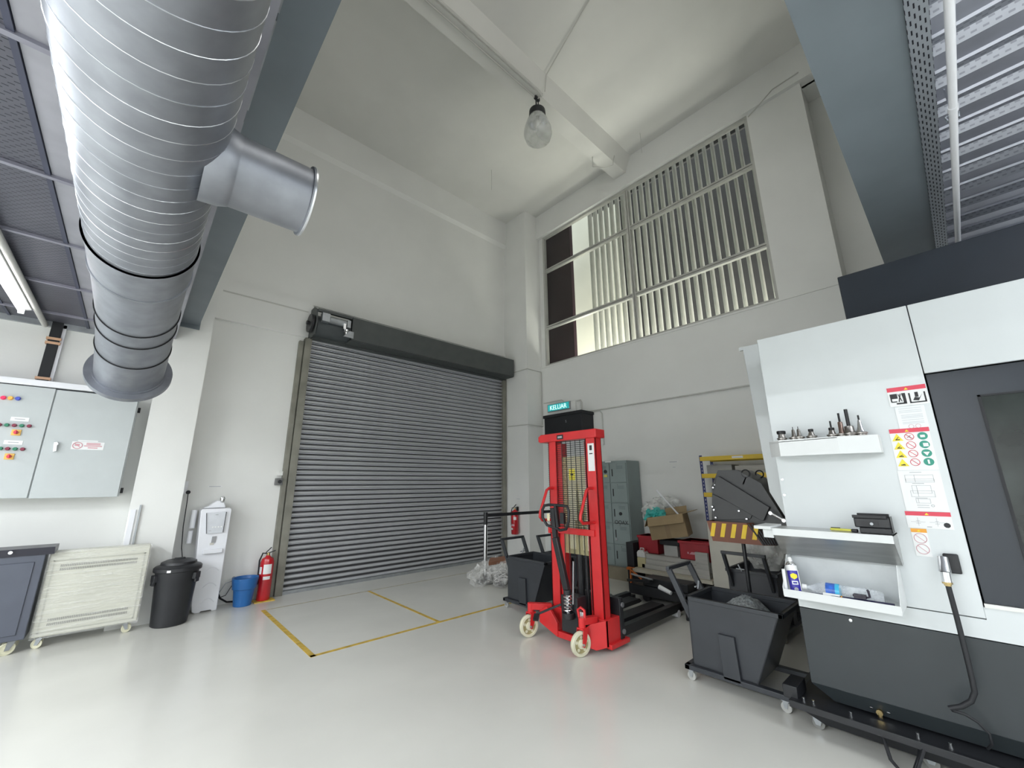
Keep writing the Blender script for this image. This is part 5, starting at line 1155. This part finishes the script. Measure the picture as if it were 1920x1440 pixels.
# tool holders on the tray
def holder(px, py, kind, lab):
    v = ox(px, py, 3.31); x, y, z = 3.31, v.y, 1.768
    T = thing('tool_holder', (x, y, z), lab, 'tool holder', 'tool holders on the white tray')
    fl = .031 if kind != 'big' else .040
    build('flange', MB().lathe([(fl*.75, 0), (fl, .003), (fl, .010), (fl*.8, .013), (fl*.8, .018), (fl, .021), (fl, .028), (fl*.7, .031)], (x, y, z), n=24), STEEL, T)
    h0 = z+.031
    if kind == 'wide':
        build('body', MB().lathe([(.023, 0), (.019, .025)], (x, y, h0), n=20), STEEL, T); build('collet_nut', MB().lathe([(.026, 0), (.028, .006), (.028, .018), (.024, .022), (.012, .022), (.012, .018)], (x, y, h0+.025), n=12), DSTEEL, T)
    elif kind == 'nut':
        build('body', MB().lathe([(.021, 0), (.012, .026)], (x, y, h0), n=20), STEEL, T); build('collet_nut', MB().lathe([(.014, 0), (.015, .004), (.015, .016), (.012, .018)], (x, y, h0+.026), n=12), DSTEEL, T)
    elif kind == 'nutbit':
        build('body', MB().lathe([(.021, 0), (.014, .024)], (x, y, h0), n=20), STEEL, T); build('collet_nut', MB().lathe([(.015, 0), (.016, .004), (.016, .016), (.012, .018)], (x, y, h0+.024), n=12), DSTEEL, T)
        build('cutter', MB().cyl((x, y, h0+.04), (x, y, h0+.085), .005, n=8), DSTEEL, T)
    elif kind == 'thin':
        build('body', MB().lathe([(.018, 0), (.012, .008), (.009, .045), (.004, .052)], (x, y, h0), n=20), STEEL, T); build('cutter', MB().cyl((x, y, h0+.05), (x, y, h0+.068), .0022, n=6), DSTEEL, T)
    elif kind == 'slim':
        build('body', MB().lathe([(.018, 0), (.014, .01), (.013, .07), (.010, .074)], (x, y, h0), n=20), mat('brownish_steel', (.28, .2, .17), .35, .9), T); build('cutter', MB().cyl((x, y, h0+.07), (x, y, h0+.13), .006, n=8), DSTEEL, T)
    elif kind == 'big':
        build('body', MB().lathe([(.032, 0), (.026, .012), (.024, .04), (.018, .044)], (x, y, h0), n=24), STEEL, T); build('cutter', MB().cyl((x, y, h0+.04), (x, y, h0+.150), .010, n=10), DSTEEL, T)
    elif kind == 'cone':
        build('body', MB().lathe([(.027, 0), (.018, .02), (.008, .072), (.006, .076)], (x, y, h0), n=24), CHROME, T); build('cutter', MB().cyl((x, y, h0+.074), (x, y, h0+.105), .005, n=8), DSTEEL, T)
holder(1466, 820, 'wide', 'short tool holder with a wide flat black collet nut')
holder(1489, 820, 'thin', 'slender tapered tool holder with needle tip beside the wide nut')
holder(1499, 820, 'thin', 'slender tapered tool holder with needle tip beside the narrow nut')
holder(1522, 818, 'nut', 'tool holder with narrow black nut and no cutter in the middle')
holder(1561, 816, 'nutbit', 'tool holder with black nut and thin upright drill')
holder(1579, 814, 'slim', 'brownish slim tool holder with long thin cutter')
holder(1594, 812, 'big', 'largest tool holder with a thick tall black end mill')
holder(1615, 810, 'cone', 'shiny conical tool holder, nearest the machine stickers')
# vise
v = ox(1637, 995, 3.29)
VS = thing('machine_vise', (3.28, .45, 1.203), 'small black machine vise sitting on the stainless shelf', 'vise')
y0, y1 = ox(1672, 995, 3.25).y, ox(1604, 990, 3.25).y
build('vise_base', MB().box(3.24, 3.34, y0, y1-.02, 1.203, 1.235), BLACKP, VS, bevel=.004)
build('jaw', MB().box(3.24, 3.34, y0, y1, 1.235, 1.29), BLACKP, VS, bevel=.006)
build('jaw_plate', MB().box(3.235, 3.25, y0+.01, y1+.004, 1.288, 1.305).box(3.31, 3.33, y0+.005, y1-.01, 1.29, 1.312), DSTEEL, VS, bevel=.002)
build('jaw_slot', MB().box(3.238, 3.241, y0+.05, y1-.03, 1.245, 1.27), STKK, VS)
build('lead_screw', MB().cyl((3.242, (y0+y1)/2, 1.258), (3.232, (y0+y1)/2, 1.258), .008, n=12), GALVD, VS)
build('jaw_end', MB().box(3.25, 3.33, y0-.004, y0, 1.21, 1.30), DSTEEL, VS, bevel=.002)
YT = thing('yellow_cutter', (3.28, .62, 1.203), 'yellow handled snap knife lying beside the vise', 'knife')
yb_, ya_ = ox(1555, 985, 3.27).y, ox(1596, 990, 3.27).y
build('knife_body', MB().bar((3.28, yb_, 1.212), (3.27, ya_+.0, 1.212), .02, .014), mat('yellow_green_plastic', (.7, .68, .1), .4), YT, bevel=.004)
build('knife_slider', MB().bar((3.282, yb_-.004, 1.221), (3.28, yb_-.05, 1.221), .007, .005), STKK, YT)
build('knife_tip', MB().bar((3.27, ya_, 1.212), (3.268, ya_-.03, 1.212), .024, .018), STKK, YT, bevel=.004)
# spray can
bt, tp = Vector((3.185, .845, .822)), Vector((3.225, .865, 1.0))
ax = (tp-bt).normalized(); SC = thing('spray_can', tuple(bt), 'blue and white spray can leaning in the lower tray', 'can')
R_ = .030; L_ = (tp-bt).length
build('can_body', MB().lathe([(R_*.95, 0), (R_, .004), (R_, L_*.88)], bt, ax, n=28), mat('deep_blue_can', (.03, .02, .33), .3, coat=.4), SC)
build('can_white_band', MB().lathe([(R_+.0004, L_*.70), (R_+.0004, L_*.88)], bt, ax, n=28), STK, SC)
build('can_shoulder', MB().lathe([(R_*1.02, L_*.87), (R_*1.02, L_*.9), (R_*.8, L_*.95), (R_*.45, L_)], bt, ax, n=28), CHROME, SC)
build('nozzle_cap', MB().lathe([(R_*.42, 0), (R_*.42, .016), (R_*.3, .026), (0, .026)], tp, ax, n=16), STK, SC)
f_ = Vector((-.93, -.36, 0)).normalized()
cm = bt+ax*L_*.55+f_*(R_+.001); up = ax; sd = f_.cross(up).normalized()
build('can_badge', MB().poly([cm+sd*.018+up*.012, cm+sd*.018-up*.004, cm-up*.016, cm-sd*.018-up*.004, cm-sd*.018+up*.012, cm+up*.02], f_*.0012), STKY, SC)
cm2 = bt+ax*L_*.36+f_*(R_+.001)
build('can_text_band', MB().obox(cm2, sd*.016, up*.010, f_*.0012), STK, SC); build('can_text_band', MB().obox(cm2+f_*.001, sd*.011, up*.005, f_*.0012), mat('can_print_blue', (.05, .05, .3), .4), SC)
cm3 = bt+ax*L_*.16+f_*(R_+.001); build('can_seal', MB().lathe([(.011, 0), (.011, .001), (.007, .001)], cm3, f_, n=18), STKGR, SC)
build('can_stripe', MB().obox(bt+ax*L_*.4+(f_*.45+sd*.9).normalized()*(R_-.0005) if False else bt+ax*L_*.42-sd*R_*.93+f_*R_*.35, sd*.002, up*.055, f_*.004), STK, SC)
# bottle lying in the tray
b0, b1 = Vector((3.20, .80, .865)), Vector((3.22, .425, .862))
ax = (b1-b0).normalized(); PB = thing('plastic_bottle', tuple(b0), 'empty clear plastic bottle with blue label lying in the lower tray', 'bottle')
prof = [(.012, .0), (.012, .025), (.022, .045), (.034, .075)]+[(.040-.003*(k % 2), .095+.014*k) for k in range(18)]+[(.036, .35), (.028, .37), (0, .365)]
build('bottle_body', MB().lathe(prof, b0, ax, n=26), PET, PB)
build('bottle_cap', MB().lathe([(.0, -.012), (.016, -.012), (.016, .012), (.0, .012)], b0, ax, n=16), STK, PB)
build('bottle_label', MB().lathe([(.0415, .11), (.0415, .165)], b0, ax, n=26), mat('blue_bottle_label', (.03, .12, .5), .3, var=.3, scale=30), PB)
build('bottle_label_edge', MB().lathe([(.042, .155), (.042, .175)], b0, ax, n=26), mat('cyan_bottle_label', (.05, .45, .7), .3), PB)
TO = thing('torch', (3.16, .6, .822), 'dark blue black cylindrical torch lying along the tray front', 'torch')
build('torch_body', MB().cyl((3.155, .66, .838), (3.155, .385, .836), .014, .019, n=16).cyl((3.155, .82, .836), (3.155, .66, .838), .009, .013, n=12), mat('dark_navy_plastic', (.012, .012, .05), .4), TO)
build('orange_ring', MB().cyl((3.155, .615, .838), (3.155, .609, .838), .0165, n=16), STKO, TO)
build('white_sleeve', MB().cyl((3.158, .70, .846), (3.158, .62, .846), .012, n=14), STK, TO)
HK = build('hex_key', MB().tube([(3.16, .56, .866), (3.16, .50, .864), (3.16, .485, .868), (3.16, .487, .90), (3.16, .492, .905)], .006, 8).box(3.145, 3.175, .50, .555, .856, .876), mat('dark_key', (.02, .015, .03), .4), label='black hooked tool resting on the torch in the lower tray', cat='tool')
build('small_white_tube', MB().cyl((3.16, .893, .823), (3.16, .893, .96), .010, n=12), STK, label='thin white tube standing in the tray corner beside the spray can', cat='tube')
